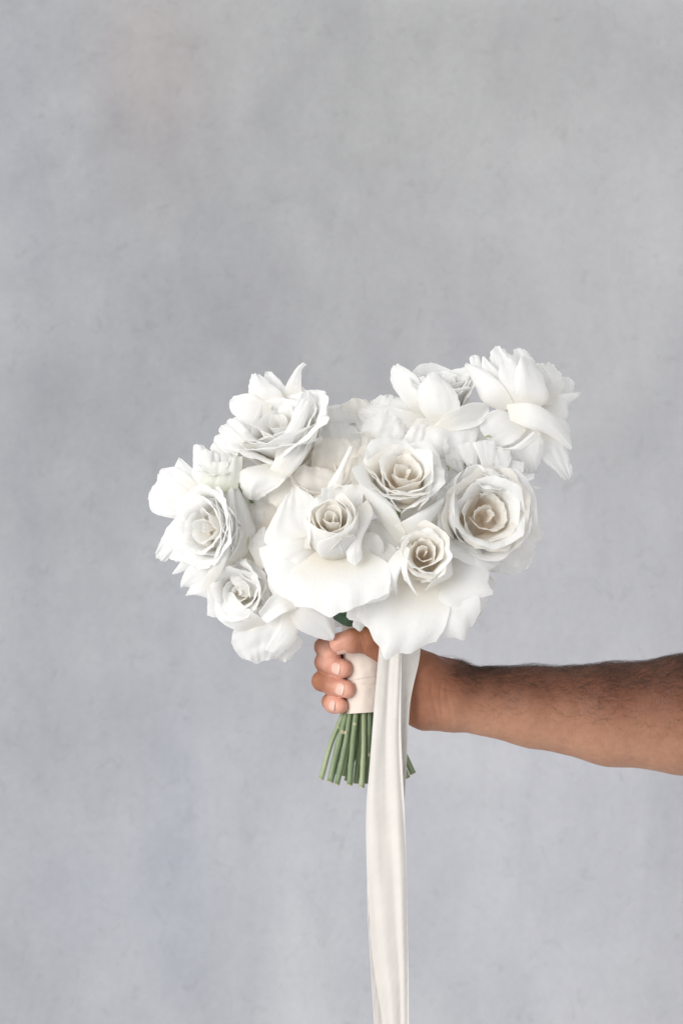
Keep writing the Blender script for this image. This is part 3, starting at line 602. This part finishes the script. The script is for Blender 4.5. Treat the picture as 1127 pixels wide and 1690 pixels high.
# ------------------------------------------------------------------ ribbon
RIB = empty('ribbon', tuple(W(605, 1100, 40)))
tag(RIB, 'cream ribbon wound round the stems and hanging in two long overlapping tails', 'ribbon')
def adopt(o, root):
    o.parent = root; o.matrix_parent_inverse.identity(); o.location = Vector(o.location) - Vector(root.location)
def cr(P, n):
    P = np.array(P, float); m = len(P) - 1
    E = np.vstack([2 * P[0] - P[1], P, 2 * P[-1] - P[-2]])
    t = np.linspace(0, m, n); i = np.minimum(t.astype(int), m - 1); f = (t - i)[:, None]
    p0, p1, p2, p3 = E[i], E[i + 1], E[i + 2], E[i + 3]
    return 0.5 * ((2 * p1) + (-p0 + p2) * f + (2 * p0 - 5 * p1 + 4 * p2 - p3) * f ** 2 + (-p0 + 3 * p1 - 3 * p2 + p3) * f ** 3)
def tail(Lf, Rt, folds, seed, name='ribbon_tail'):
    nv, nu = 150, 33
    A = cr(Lf, nv); B = cr(Rt, nv)
    u = np.linspace(0, 1, nu)[None, :, None]
    G = A[:, None] * (1 - u) + B[:, None] * u
    v = np.linspace(0, 1, nv)[:, None] * np.ones((1, nu)); uu = u[..., 0] * np.ones((nv, 1))
    dep = 0
    for (c, w, amp, drift) in folds:
        cc = c + drift * (v - .5) + 0.05 * np.sin(v * 9 + seed)
        dep = dep + amp * np.exp(-((uu - cc) / w) ** 2) * (0.75 + 0.35 * np.sin(v * 7 + c * 9 + seed))
    dep = dep + wob(uu * 1.2, v * 6, seed, 3, 2.0) * 1.6 + wob(uu * 2.5, v * 30, seed + 4, 3, 2.0) * .9 + wob(uu * 5, v * 70, seed + 14, 3, 2.0) * .35
    G = G.copy(); G[..., 2] += dep
    Wd = WA(G); o = W(605, 1100, 40)
    ln = np.concatenate([[0], np.cumsum(np.linalg.norm(np.diff(Wd[:, nu // 2], axis=0), axis=1))])
    UV = np.stack([uu * 0.033, ln[:, None] * np.ones((1, nu))], -1)
    V, F, uv = shell(Wd - o, UV, 0.0004)
    t = link(name, V, F, M_RIBBON, RIB, uv)
    for e in (0, -1):     # the woven edge
        pts = Wd[:, e] - o
        V, F = tube(pts, np.full(len(pts), 0.00042), 6)
        link('selvedge', V, F, M_SEAM, t, np.zeros((len(V), 2)))
    return t
def tube(P, R, n=10, caps=True, squash=None):
    P = np.array(P, float); m = len(P)
    T = np.gradient(P, axis=0); T /= np.linalg.norm(T, axis=1, keepdims=True) + 1e-12
    ref = np.array([0.03, -1, 0.02]) if abs(T[0][1]) < .8 else np.array([1.0, 0, 0])
    V = []
    for i in range(m):
        a = np.cross(T[i], ref); a /= np.linalg.norm(a); b = np.cross(T[i], a)
        th = np.linspace(0, 2 * math.pi, n, endpoint=False)
        V.append(P[i] + R[i] * (np.cos(th)[:, None] * a + np.sin(th)[:, None] * b))
    V = np.concatenate(V); F = []
    for i in range(m - 1):
        for j in range(n):
            k = (j + 1) % n
            F.append((i * n + j, i * n + k, (i + 1) * n + k, (i + 1) * n + j))
    if caps: F.append(tuple(range(n))[::-1]); F.append(tuple(range((m - 1) * n, m * n)))
    return V, F

tail([(642, 1056, 84), (640, 1085, 82), (634, 1130, 72), (627, 1200, 64), (617, 1280, 60), (608, 1380, 58), (607, 1490, 57), (611, 1570, 56), (618, 1690, 55), (622, 1800, 55), (624, 1900, 55)],
     [(694, 1050, 72), (691, 1088, 70), (682, 1128, 66), (676, 1160, 62), (673, 1202, 60), (671, 1240, 58), (668, 1300, 56), (664, 1400, 54), (662, 1500, 52), (664, 1690, 50), (668, 1900, 50)],
     [(0.55, .14, 3, .2), (0.8, .10, -2, -.1)], 3)
tail([(628, 1052, 100), (625, 1085, 96), (622, 1120, 84), (617, 1180, 76), (611, 1260, 72), (605, 1340, 70), (606, 1430, 70), (609, 1490, 69), (617, 1590, 68), (632, 1690, 68), (641, 1800, 68), (645, 1900, 68)],
     [(662, 1052, 100), (662, 1085, 94), (661, 1150, 82), (661, 1210, 76), (664, 1280, 74), (667, 1340, 73), (670, 1430, 72), (671, 1500, 71), (673, 1580, 70), (674, 1690, 70), (674, 1900, 70)],
     [(0.25, .15, 2.5, .3), (0.58, .12, -3, .25), (0.82, .09, 3, -.1), (0.98, .05, -3, 0)], 8)

def wrap_turn(y0, y1, r0, r1, tilt, seed):
    nv, nu = 12, 72
    o = W(605, 1100, 40)
    v = np.linspace(0, 1, nv)[:, None] * np.ones((1, nu)); th = np.linspace(0, 2 * math.pi, nu)[None, :] * np.ones((nv, 1))
    env = 1 - 0.03 * np.cos(2 * th)
    r = (r0 + (r1 - r0) * v) * env + 1.1 * wob(np.cos(th) * 3, v * 3 + np.sin(th), seed, 3, 2.5)
    y = y0 + (y1 - y0) * v + tilt * np.cos(th)
    G = np.stack([605 + r * np.cos(th), y, r * np.sin(th)], -1)
    G[:, -1] = G[:, 0]
    Wd = WA(G)
    UV = np.stack([th * 0.02, v * abs(y1 - y0) * S * 1.0], -1)
    V, F, uv = shell(Wd - o, UV, 0.0004)
    return link('ribbon_turn', V, F, M_WRAP, RIB, uv)
wrap_turn(1024, 1085, 43, 38.5, 4, 1)
wrap_turn(1070, 1118, 39.8, 39.8, -7, 2)
wrap_turn(1104, 1150, 38.2, 38.4, 6, 3)
wrap_turn(1130, 1176, 39.9, 37.2, -2.5, 4)

# ------------------------------------------------------------------ stems
ends = [(530, 1285, 8), (545, 1290, 20), (556, 1294, 30), (567, 1279, 2), (577, 1295, 34), (587, 1292, 20), (597, 1299, 40), (604, 1292, 26),
        (620, 1296, 30), (640, 1290, 18), (658, 1288, 4), (681, 1276, -14), (672, 1283, -6), (612, 1284, -4), (590, 1282, -20), (550, 1276, -18),
        (630, 1282, -26), (573, 1288, 12), (650, 1270, -34)]
tops = [(561, 5), (567, 12), (574, 20), (577, 4), (585, 27), (594, 18), (600, 31), (610, 26),
        (622, 24), (630, 12), (636, 2), (634, -14), (626, -4), (612, 0), (594, -14), (572, -12), (614, -24), (588, 8), (622, -28)]
scars = {1: (0.30, 1), 2: (0.30, -1), 4: (0.22, 0), 3: (0.42, -1), 7: (0.6, 1), 0: (0.25, 1)}
srcs = [r for r in ROSES]
for i, (e, t) in enumerate(zip(ends, tops)):
    E = W(*e); t = (605 + (t[0] - 605) * .84, t[1] * .84); T0 = W(t[0], 1172, t[1]); M0 = W(605 + (605 - t[0]) * -0.35, 1080, t[1] * 0.45)
    if i < len(srcs): Bp = srcs[(i * 7) % len(srcs)].base
    else: Bp = W(560 + 25 * (i - 14), 960, 10)
    mid = (T0 + E) / 2 + np.array([random.uniform(-1, 1) * 0.0022, random.uniform(-1, 1) * 0.001, 0])
    up = W(605, 1005, t[1] * .3); up = up + (Bp - up) * np.array([0.12, 0.12, 0.05]); up2 = up * .45 + Bp * .55 + np.array([0, 0, 0.006])
    pts = cr([Bp, up2, up, M0, T0, mid, E], 48)
    rad = np.full(48, 5.1 * S) * random.uniform(.8, 1.14)
    rad *= 1 + 0.04 * np.sin(np.linspace(0, 14, 48) + i)
    kn = 34 + (i * 5) % 11; rad *= 1 + .16 * np.exp(-((np.arange(48) - kn) / .9) ** 2)
    root = np.array(BOUQUET.location)
    V, F = tube(pts - root, rad, 12)
    m = M_STEM if i % 3 else M_STEM2
    st = link('stem', V, F, m, BOUQUET)
    # cut end: a pale slanted face
    dr = pts[-1] - pts[-2]; dr /= np.linalg.norm(dr)
    V, F = tube(np.array([pts[-1] - dr * 0.0003, pts[-1] + dr * 0.0007]) - root, np.array([rad[-1] * 1.03, rad[-1] * .96]), 12)
    link('cut_end', V, F, M_CUT, st)
    if i in scars:
        f, sd = scars[i]; p = T0 * (1 - f) + E * f
        p = min(pts, key=lambda q: np.linalg.norm(q - p))
        out = np.array([0.7 * sd, -1 if sd == 0 else -0.7, 0.25]); out /= np.linalg.norm(out)
        V, F = tube(np.array([p + out * rad[0] * .4, p + out * rad[0] * 1.02, p + out * rad[0] * 1.18]) - root, np.array([rad[0] * .85, rad[0] * .72, rad[0] * .6]), 12)
        link('leaf_scar', V, F, M_CUT, st)
# collar swellings (hips) and sepals under the roses
for k, r in enumerate(ROSES):
    P = np.array([r.base - r.a * 0.012, r.base - r.a * 0.006, r.base, r.base + r.a * 0.004]) - np.array(BOUQUET.location) - np.array(r.root.location)
    V, F = tube(P, np.array([0.003, 0.006, 0.0065, 0.004]), 12)
    link('hip', V, F, M_SEPAL, r.root)
# dark leaves just above the fist
def leaf(Lf, Rt, bulge):
    nu, nv = 13, 15
    A = cr(Lf, nv); B = cr(Rt, nv); u = np.linspace(0, 1, nu)[None, :, None]
    G = A[:, None] * (1 - u) + B[:, None] * u
    v = np.linspace(0, 1, nv)[:, None]; uu = u[..., 0] * 2 - 1
    G = G.copy(); G[..., 2] += bulge * (np.abs(uu)) * np.sin(np.pi * v) + 0.6 * np.sin(np.abs(uu) * 6 - v * 16)
    V, F, uv = shell(WA(G) - np.array(BOUQUET.location), np.stack([uu * np.ones_like(v) * .5 + .5, v * np.ones_like(uu)], -1), 0.0004)
    link('leaf', V, F, M_LEAF, BOUQUET, uv)
leaf([(602, 1006, 60), (572, 1000, 78), (544, 1014, 80)], [(602, 1026, 60), (574, 1034, 76), (545, 1018, 78)], -4)
leaf([(606, 1000, 46), (580, 1000, 62), (552, 1004, 64)], [(610, 1018, 46), (582, 1022, 66), (553, 1006, 64)], 3)
leaf([(615, 1005, 64), (600, 1000, 78), (570, 1016, 86)], [(620, 1024, 64), (604, 1034, 80), (572, 1020, 86)], -4)

# ------------------------------------------------------------------ the arm and hand: one continuous surface
def build_arm():
    h = 2.0
    x0, x1, y0, y1, d0, d1 = 506, 1470, 1022, 1296, -112, 104
    nx, ny, nz = int((x1 - x0) / h), int((y1 - y0) / h), int((d1 - d0) / h)
    X = (x0 + h * np.arange(nx)).astype(np.float32); Y = (y0 + h * np.arange(ny)).astype(np.float32); Z = (d0 + h * np.arange(nz)).astype(np.float32)
    def cone(a, b, ra, rb, sy=1.0, sz=1.0):
        """returns slices and distance block of a tapered capsule"""
        mg = 26
        lo = [min(a[i], b[i]) - max(ra, rb) - mg for i in range(3)]; hi = [max(a[i], b[i]) + max(ra, rb) + mg for i in range(3)]
        sl = []
        for ax, l, g in ((X, lo[0], hi[0]), (Y, lo[1], hi[1]), (Z, lo[2], hi[2])):
            i0 = int(np.searchsorted(ax, l)); i1 = int(np.searchsorted(ax, g)); sl.append(slice(i0, max(i1, i0 + 1)))
        px = X[sl[0]][:, None, None] - a[0]; py = (Y[sl[1]][None, :, None] - a[1]) * sy; pz = (Z[sl[2]][None, None, :] - a[2]) * sz
        bx, by, bz = b[0] - a[0], (b[1] - a[1]) * sy, (b[2] - a[2]) * sz
        t = np.clip((px * bx + py * by + pz * bz) / (bx * bx + by * by + bz * bz), 0, 1)
        dd = np.sqrt((px - t * bx) ** 2 + (py - t * by) ** 2 + (pz - t * bz) ** 2) - (ra + (rb - ra) * t)
        return tuple(sl), dd
    def field(): return np.full((nx, ny, nz), 60, np.float32)
    def smin(A, sl, B, k):
        a = A[sl]; hh = np.clip(0.5 + 0.5 * (a - B) / k, 0, 1)
        A[sl] = a * (1 - hh) + B * hh - k * hh * (1 - hh)
    F = field()
    for a, b, ra, rb in [((745, 1152, -6), (880, 1167, -8), 51, 65), ((880, 1167, -8), (1010, 1180, -10), 65, 83), ((1010, 1180, -10), (1130, 1181, -10), 83, 96),
                         ((1130, 1181, -10), (1300, 1180, -10), 96, 97), ((1300, 1180, -10), (1380, 1182, -8), 97, 90)]:
        smin(F, *cone(a, b, ra, rb, 1.0, 1.12), 14)
    for a, b, ra, rb, k in [((742, 1146, 2), (700, 1118, 16), 47, 38, 18), ((700, 1114, 18), (652, 1080, 40), 37, 27, 14),
                            ((740, 1160, -4), (702, 1166, 4), 46, 38, 16), ((702, 1164, 0), (672, 1162, -14), 38, 30, 14),
                            ((740, 1128, -22), (655, 1092, -48), 42, 24, 16), ((735, 1140, -24), (650, 1118, -54), 42, 22, 16),
                            ((730, 1150, -24), (650, 1140, -52), 40, 20, 16), ((720, 1160, -20), (652, 1162, -44), 38, 17, 14)]:
        smin(F, *cone(a, b, ra, rb), k)
    # prominent tendon and wrist bone
    smin(F, *cone((760, 1136, 30), (690, 1140, 36), 10, 8), 22)
    smin(F, *cone((775, 1128, -44), (790, 1130, -40), 16, 14), 22)
    fingers = [
        [((650, 1090, -48), (566, 1064, -52), 22, 18), ((566, 1064, -52), (536, 1068, -12), 18, 16.5), ((536, 1068, -12), (548, 1080, 20), 16.5, 14.5)],
        [((650, 1112, -54), (556, 1088, -55), 21, 18), ((556, 1088, -55), (537, 1093, -8), 18, 17.5), ((537, 1093, -8), (549, 1098, 16), 17.5, 16.5), ((549, 1098, 16), (567, 1104, 33), 16.5, 15)],
        [((650, 1138, -52), (551, 1118, -54), 19, 17), ((551, 1118, -54), (532, 1124, -8), 17, 17), ((532, 1124, -8), (549, 1131, 16), 17, 16.5), ((549, 1131, 16), (573, 1138, 34), 16.5, 14.5)],
        [((652, 1162, -44), (560, 1148, -46), 17, 15), ((560, 1148, -46), (546, 1158, -8), 15, 14.5), ((546, 1158, -8), (550, 1162, 10), 14.5, 14.8), ((550, 1162, 10), (561, 1165, 24), 14.8, 13.2)],
        [((652, 1080, 40), (608, 1057, 53), 26, 23), ((608, 1057, 53), (585, 1057, 57), 22.5, 20.5), ((585, 1057, 57), (561, 1061, 55), 20.5, 17.5)],
    ]
    for fi, segs in enumerate(fingers):
        Q = field()
        for a, b, ra, rb in segs: smin(Q, *cone(a, b, ra, rb), 5)
        # knuckle swellings
        k = 9.0 if fi == 4 else 2.6
        hh = np.clip(0.5 + 0.5 * (F - Q) / k, 0, 1)
        F = F * (1 - hh) + Q * hh - k * hh * (1 - hh)
        del Q, hh
    # surface nets
    sg = F < 0
    cnt = np.zeros((nx - 1, ny - 1, nz - 1), np.float32); acc = [np.zeros_like(cnt) for _ in range(3)]
    def edges(ax):
        s0 = [slice(None)] * 3; s1 = [slice(None)] * 3; s0[ax] = slice(0, -1); s1[ax] = slice(1, None)
        f0 = F[tuple(s0)]; f1 = F[tuple(s1)]; cr_ = sg[tuple(s0)] != sg[tuple(s1)]
        t = np.where(cr_, f0 / np.where(cr_, f0 - f1, 1), 0).astype(np.float32)
        return cr_, t
    faces = []
    crs = []
    for ax in range(3):
        c, t = edges(ax); crs.append(c)
        oth = [i for i in range(3) if i != ax]
        for da in (0, 1):
            for db in (0, 1):
                sl = [None] * 3; sl[ax] = slice(None)
                for o_, dd in zip(oth, (da, db)):
                    n_ = (nx, ny, nz)[o_]; sl[o_] = slice(dd, n_ - 1 + dd)
                cc = c[tuple(sl)]; tt = t[tuple(sl)]
                cnt += cc
                acc[ax] += tt * cc
                acc[oth[0]] += da * cc; acc[oth[1]] += db * cc
    act = cnt > 0
    idx = -np.ones(cnt.shape, int); I, Jx, K_ = np.nonzero(act); idx[I, Jx, K_] = np.arange(len(I))
    n = cnt[act]
    P = np.stack([x0 + h * (I + acc[0][act] / n), y0 + h * (Jx + acc[1][act] / n), d0 + h * (K_ + acc[2][act] / n)], -1).astype(float)
    for ax in range(3):
        c = crs[ax]; oth = [i for i in range(3) if i != ax]
        i, j, k = np.nonzero(c); ii = [i, j, k]
        ok = (ii[oth[0]] > 0) & (ii[oth[1]] > 0)
        for o_ in oth: ok &= ii[o_] < (nx, ny, nz)[o_] - 1
        i, j, k = i[ok], j[ok], k[ok]; ii = [i, j, k]
        def at(a, b):
            q = [x.copy() for x in ii]; q[oth[0]] -= a; q[oth[1]] -= b
            return idx[q[0], q[1], q[2]]
        quad = np.stack([at(1, 1), at(0, 1), at(0, 0), at(1, 0)], -1)
        inside = sg[i, j, k]
        flip = inside if ax != 1 else ~inside
        quad[flip] = quad[flip][:, ::-1]
        faces.append(quad)
    Fc = np.concatenate(faces); Fc = Fc[(Fc >= 0).all(1)]
    # a little smoothing
    for _ in range(2):
        S_ = np.zeros_like(P); c_ = np.zeros(len(P))
        for a, b in ((0, 1), (1, 2), (2, 3), (3, 0)):
            np.add.at(S_, Fc[:, a], P[Fc[:, b]]); np.add.at(c_, Fc[:, a], 1)
        P = P * .5 + .5 * S_ / c_[:, None]
    # normals for relief
    nr = np.zeros_like(P)
    fn = np.cross(P[Fc[:, 1]] - P[Fc[:, 0]], P[Fc[:, 2]] - P[Fc[:, 0]])
    for a in range(4): np.add.at(nr, Fc[:, a], fn)
    nr /= np.linalg.norm(nr, axis=1, keepdims=True) + 1e-9
    cen = P.mean(0)
    x, y, d = P.T
    # make normals point outwards (away from the arm's axis on the forearm)
    tst = x > 900
    if (nr[tst, 1] * (y[tst] - 1180)).mean() < 0: nr = -nr
    rel = np.zeros(len(P))
    def groove(dist, w, depth): return -depth * np.exp(-(dist / w) ** 2)
    front = sm(d, -10, 20)
    for cx, sl_, dp, w in ((716, .10, 1.8, 2.6), (728, -.06, 1.2, 2.4), (702, .16, 1.1, 2.2), (741, .05, 0.7, 2.5)):
        rel += groove(x - (cx + sl_ * (y - 1160) + 3 * np.sin(y * .07)), w, dp) * front * sm(y, 1110, 1140)
    rel += groove(y - (1128 + .35 * (x - 700) + 2 * np.sin(x * .1)), 3, 1.2) * front * (1 - sm(x, 735, 770)) * sm(x, 672, 690)
    # thumb and finger joint creases
    for (cx, cy, cd, R_) in ((536, 1095, -8, 30), (531, 1125, -8, 30)):
        pass
    thumb = (y < 1084) & (d > 30) & (x < 640)
    for cx in (590, 594.5, 586): rel += np.where(thumb, groove(x - cx - .25 * (y - 1057), 1.6, .8), 0)
    rel += 0.5 * wob(x * .02, y * .03 + d * .02, 5, 4, 1.5) + 0.35 * wob(x * .06, y * .08 + d * .05, 6, 3, 2.0)
    for J, f_ in (((536, 1093, -8), (.45, .2, .9)), ((532, 1124, -8), (.45, .2, .9)), ((547, 1158, -8), (.45, .1, .9)), ((540, 1070, -8), (.4, .3, .9)), ((598, 1057, 55), (1, .05, 0)), ((640, 1074, 44), (.9, -.4, .2))):
        J = np.array(J, float); f_ = np.array(f_) / np.linalg.norm(f_); q_ = P - J; al = q_ @ f_
        near = 1 - sm(np.linalg.norm(q_, axis=1), 24, 32)
        for o_, dp in ((-5, .55), (0, .9), (4.5, .6)):
            rel += groove(al - o_ - 1.2 * np.sin(P[:, 1] * .3 + o_), 1.7, dp) * near
    P2 = P + nr * rel[:, None]
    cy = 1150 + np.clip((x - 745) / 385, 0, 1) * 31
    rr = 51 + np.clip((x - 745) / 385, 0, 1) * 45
    hand = 1 - sm(x, 640, 800)
    tip = np.zeros(len(P))
    for c in ((567, 1104, 33), (573, 1138, 34), (561, 1165, 24), (556, 1063, 55), (548, 1080, 20)):
        tip = np.maximum(tip, 1 - sm(np.linalg.norm(P - np.array(c), axis=1), 10, 44))
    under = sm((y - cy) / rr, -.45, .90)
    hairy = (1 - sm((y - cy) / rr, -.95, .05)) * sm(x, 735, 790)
    Wd = WA(P2); org = W(1100, 1180, 0)
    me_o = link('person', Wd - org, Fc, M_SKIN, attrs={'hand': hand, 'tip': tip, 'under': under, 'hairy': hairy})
    me_o.location = tuple(org)
    tag(me_o, 'bare hairy forearm reaching in from the right, its fist closed round the bouquet stems', 'person')
    return me_o, P2, nr, org

def skin_material():
    m, nt, out = new_mat("skin"); L = nt.links.new
    def at(n): 
        a = N(nt, 'ShaderNodeAttribute'); a.attribute_name = n; return a.outputs['Fac']
    tc = N(nt, 'ShaderNodeTexCoord')
    def noise(sc, det, ro=.6):
        n = N(nt, 'ShaderNodeTexNoise', Scale=sc, Detail=det, Roughness=ro); L(tc.outputs['Object'], n.inputs['Vector']); return n.outputs[0]
    def mixc(a, b, f, mode='MIX'):
        x = N(nt, 'ShaderNodeMix', data_type='RGBA', blend_type=mode)
        for s_, v in ((0, f), (6, a), (7, b)):
            if isinstance(v, (tuple, float, int)): x.inputs[s_].default_value = v
            else: L(v, x.inputs[s_])
        return x.outputs[2]
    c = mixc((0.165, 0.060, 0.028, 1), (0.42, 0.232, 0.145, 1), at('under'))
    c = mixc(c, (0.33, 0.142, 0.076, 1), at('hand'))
    c = mixc(c, (0.66, 0.365, 0.275, 1), at('tip'))
    nb = ramp(nt, noise(22, 4), [(0.3, (0.88, 0.80, 0.78, 1)), (0.7, (1.08, 1.06, 1.05, 1))])
    c = mixc(c, nb.outputs[0], 1.0, 'MULTIPLY')
    nf = ramp(nt, noise(150, 5, .7), [(0.3, (0.90, 0.84, 0.82, 1)), (0.7, (1.06, 1.05, 1.05, 1))])
    c = mixc(c, nf.outputs[0], 1.0, 'MULTIPLY')
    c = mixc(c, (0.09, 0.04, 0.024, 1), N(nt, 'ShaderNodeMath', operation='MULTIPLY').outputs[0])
    vo = N(nt, 'ShaderNodeTexVoronoi', Scale=900.0); L(tc.outputs['Object'], vo.inputs['Vector'])
    wr = N(nt, 'ShaderNodeMapping'); wr.inputs['Scale'].default_value = (3.2, 1, 1); L(tc.outputs['Object'], wr.inputs[0])
    wn = N(nt, 'ShaderNodeTexNoise', Scale=130.0, Detail=5.0, Distortion=.8); L(wr.outputs[0], wn.inputs['Vector'])
    h1 = N(nt, 'ShaderNodeMath', operation='MULTIPLY_ADD'); L(vo.outputs['Distance'], h1.inputs[0]); h1.inputs[1].default_value = 0.35; L(wn.outputs[0], h1.inputs[2])
    bp = N(nt, 'ShaderNodeBump', Strength=0.35, Distance=0.0009); L(h1.outputs[0], bp.inputs['Height'])
    p = N(nt, 'ShaderNodeBsdfPrincipled', Roughness=0.5); p.inputs['Specular IOR Level'].default_value = 0.35
    p.inputs['Subsurface Weight'].default_value = 0.18; p.inputs['Subsurface Radius'].default_value = (1, .35, .2); p.inputs['Subsurface Scale'].default_value = 0.004
    # skin is darker where the stubble of fine hair is dense
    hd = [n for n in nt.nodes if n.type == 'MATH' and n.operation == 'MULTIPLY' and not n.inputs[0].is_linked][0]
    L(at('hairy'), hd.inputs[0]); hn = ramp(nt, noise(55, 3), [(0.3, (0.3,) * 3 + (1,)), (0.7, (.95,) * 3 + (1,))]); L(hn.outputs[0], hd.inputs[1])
    L(c, p.inputs['Base Color']); L(bp.outputs[0], p.inputs['Normal']); L(p.outputs[0], out.inputs[0])
    return m
M_SKIN = skin_material()
def simple(name, col, rough, spec=.5, sss=0.0):
    m, nt, out = new_mat(name)
    tc = N(nt, 'ShaderNodeTexCoord'); n = N(nt, 'ShaderNodeTexNoise', Scale=200.0, Detail=3.0); nt.links.new(tc.outputs['Object'], n.inputs['Vector'])
    r = ramp(nt, n.outputs[0], [(.3, tuple(c * .92 for c in col[:3]) + (1,)), (.7, col)])
    p = N(nt, 'ShaderNodeBsdfPrincipled', Roughness=rough); p.inputs['Specular IOR Level'].default_value = spec
    p.inputs['Subsurface Weight'].default_value = sss; p.inputs['Subsurface Scale'].default_value = .002
    nt.links.new(r.outputs[0], p.inputs['Base Color']); nt.links.new(p.outputs[0], out.inputs[0]); return m
M_NAIL = simple("nail", (0.69, 0.44, 0.36, 1), 0.35, .5, .1)
M_NAILTIP = simple("nail_free_edge", (0.72, 0.52, 0.44, 1), 0.4)
M_HAIR = simple("arm_hair_dark", (0.06, 0.032, 0.02, 1), 0.45)

ARM, AP, AN, AORG = build_arm()

def nail(c, f, n, r, ln, wd, off=0.0):
    c = np.array(c, float); f = np.array(f, float); f /= np.linalg.norm(f)
    n = np.array(n, float); n -= f * n.dot(f); n /= np.linalg.norm(n); t = np.cross(f, n)
    nu, nv = 13, 13
    u = np.linspace(-1, 1, nu)[None, :] * np.ones((nv, 1)); v = np.linspace(-1, 1, nv)[:, None] * np.ones((1, nu))
    sq = np.sqrt(np.clip(1 - 0.42 * np.abs(v) ** 3.2, 0, 1))
    ph = u * sq * (wd / 2) / r * 1.02
    a = v * ln / 2 * (1 - .16 * np.abs(u) ** 2.5) + off
    lift = 0.7 - 0.8 * (a / ln) ** 2 * 2
    G = c + a[..., None] * f + (r + lift)[..., None] * (np.cos(ph)[..., None] * n + np.sin(ph)[..., None] * t)
    V, F, uv = shell(WA(G) - AORG, np.stack([u, v], -1), 0.0005)
    o = link('fingernail', V, F, M_NAIL, ARM, uv)
    G2 = G[-3:] + (G[-3:] - c) * 0.012 + f * 0.4
    V, F, uv = shell(WA(G2) - AORG, np.stack([u, v], -1)[-3:], 0.0005)
    link('nail_tip', V, F, M_NAILTIP, o, uv)
nail((563, 1103, 29), (18, 6, 17), (-.52, .05, .84), 15.3, 17, 18, 2)
nail((568, 1137, 30), (24, 7, 18), (-.45, .05, .88), 14.9, 17, 18, 1)
nail((558, 1165, 21), (11, 3, 14), (-.5, -.0, .86), 13.4, 14, 16, 0)
nail((567, 1060, 56), (-24, 4, -2), (-.3, .95, .22), 18.0, 18, 18, 4)

# hairs on the forearm
def hairs():
    r = np.random.default_rng(5)
    x, y, d = AP.T
    cy = 1150 + np.clip((x - 745) / 385, 0, 1) * 31; rr = 51 + np.clip((x - 745) / 385, 0, 1) * 45
    q = (y - cy) / rr
    w = (1 - sm(q, -1.0, .10)) ** 1.2 * sm(x, 715, 790) * (1 - sm(x, 1290, 1330)) * (0.35 + 0.65 * sm(d, -70, -10))
    w += 0.10 * (q < .35) * sm(x, 760, 800) * (x < 1280)
    w *= 0.5 + 0.9 * np.clip(wob(x * .02, y * .04, 3, 3, 1.3) + .4, 0, 1)
    idx = r.choice(len(x), 8000, p=w / w.sum())
    n = AN[idx]; p = AP[idx] + r.normal(0, .6, (len(idx), 3)) * (1 - np.abs(n))
    base_dir = np.stack([np.full(len(idx), 1.0) * np.where(r.random(len(idx)) < .75, 1, -1), r.normal(.15, .55, len(idx)), r.normal(0, .4, len(idx))], 1)
    tdir = base_dir - n * (base_dir * n).sum(1)[:, None]; tdir /= np.linalg.norm(tdir, axis=1)[:, None]
    bdir = np.cross(n, tdir)
    L_ = r.uniform(12, 30, len(idx))
    cur = r.normal(0, 1.5, len(idx)); ph = r.uniform(0, 6.28, len(idx))
    m = 6; V = []; rad0 = 0.14
    for k in range(m):
        t = k / (m - 1)
        off = tdir * (L_ * t)[:, None] * 1 + n * (L_ * (.34 * t - .20 * t * t))[:, None] + bdir * (L_ * (.22 * cur * t * t) + 1.2 * np.sin(ph + t * 5) * t)[:, None]
        c = p + off
        rad = rad0 * (1 - .75 * t)
        for j in range(3):
            a = 2.094 * j
            V.append(c + (n * math.cos(a) + bdir * math.sin(a)) * rad)
    V = np.stack(V, 1)                              # (hairs, m*3, 3)
    H = len(idx); F = []
    base = (np.arange(H) * m * 3)[:, None]
    for k in range(m - 1):
        for j in range(3):
            j2 = (j + 1) % 3
            F.append(base + np.array([k * 3 + j, k * 3 + j2, (k + 1) * 3 + j2, (k + 1) * 3 + j])[None])
    F = np.concatenate(F)
    o = link('arm_hair', WA(V.reshape(-1, 3)) - AORG, F, M_HAIR, ARM)
    o['kind'] = 'stuff'
hairs()

for pts, own in (([(411, 884, 92), (409, 895, 96), (407, 907, 92)], 11), ([(398, 797, 92), (402, 803, 94), (400, 812, 90)], 10), ([(735, 768, 98), (741, 772, 100), (738, 778, 98)], 1), ([(800, 722, 60), (806, 719, 62), (811, 723, 60)], 5)):
    r = ROSES[own]
    V, F = tube(cr(WA(np.array(pts, float)), 8) - r.base, np.array([.2, .8, 1.2, 1.3, 1.1, .9, .5, .1]) * 1.1 * S, 8)
    link('sepal', V, F, M_SEPAL, r.root)
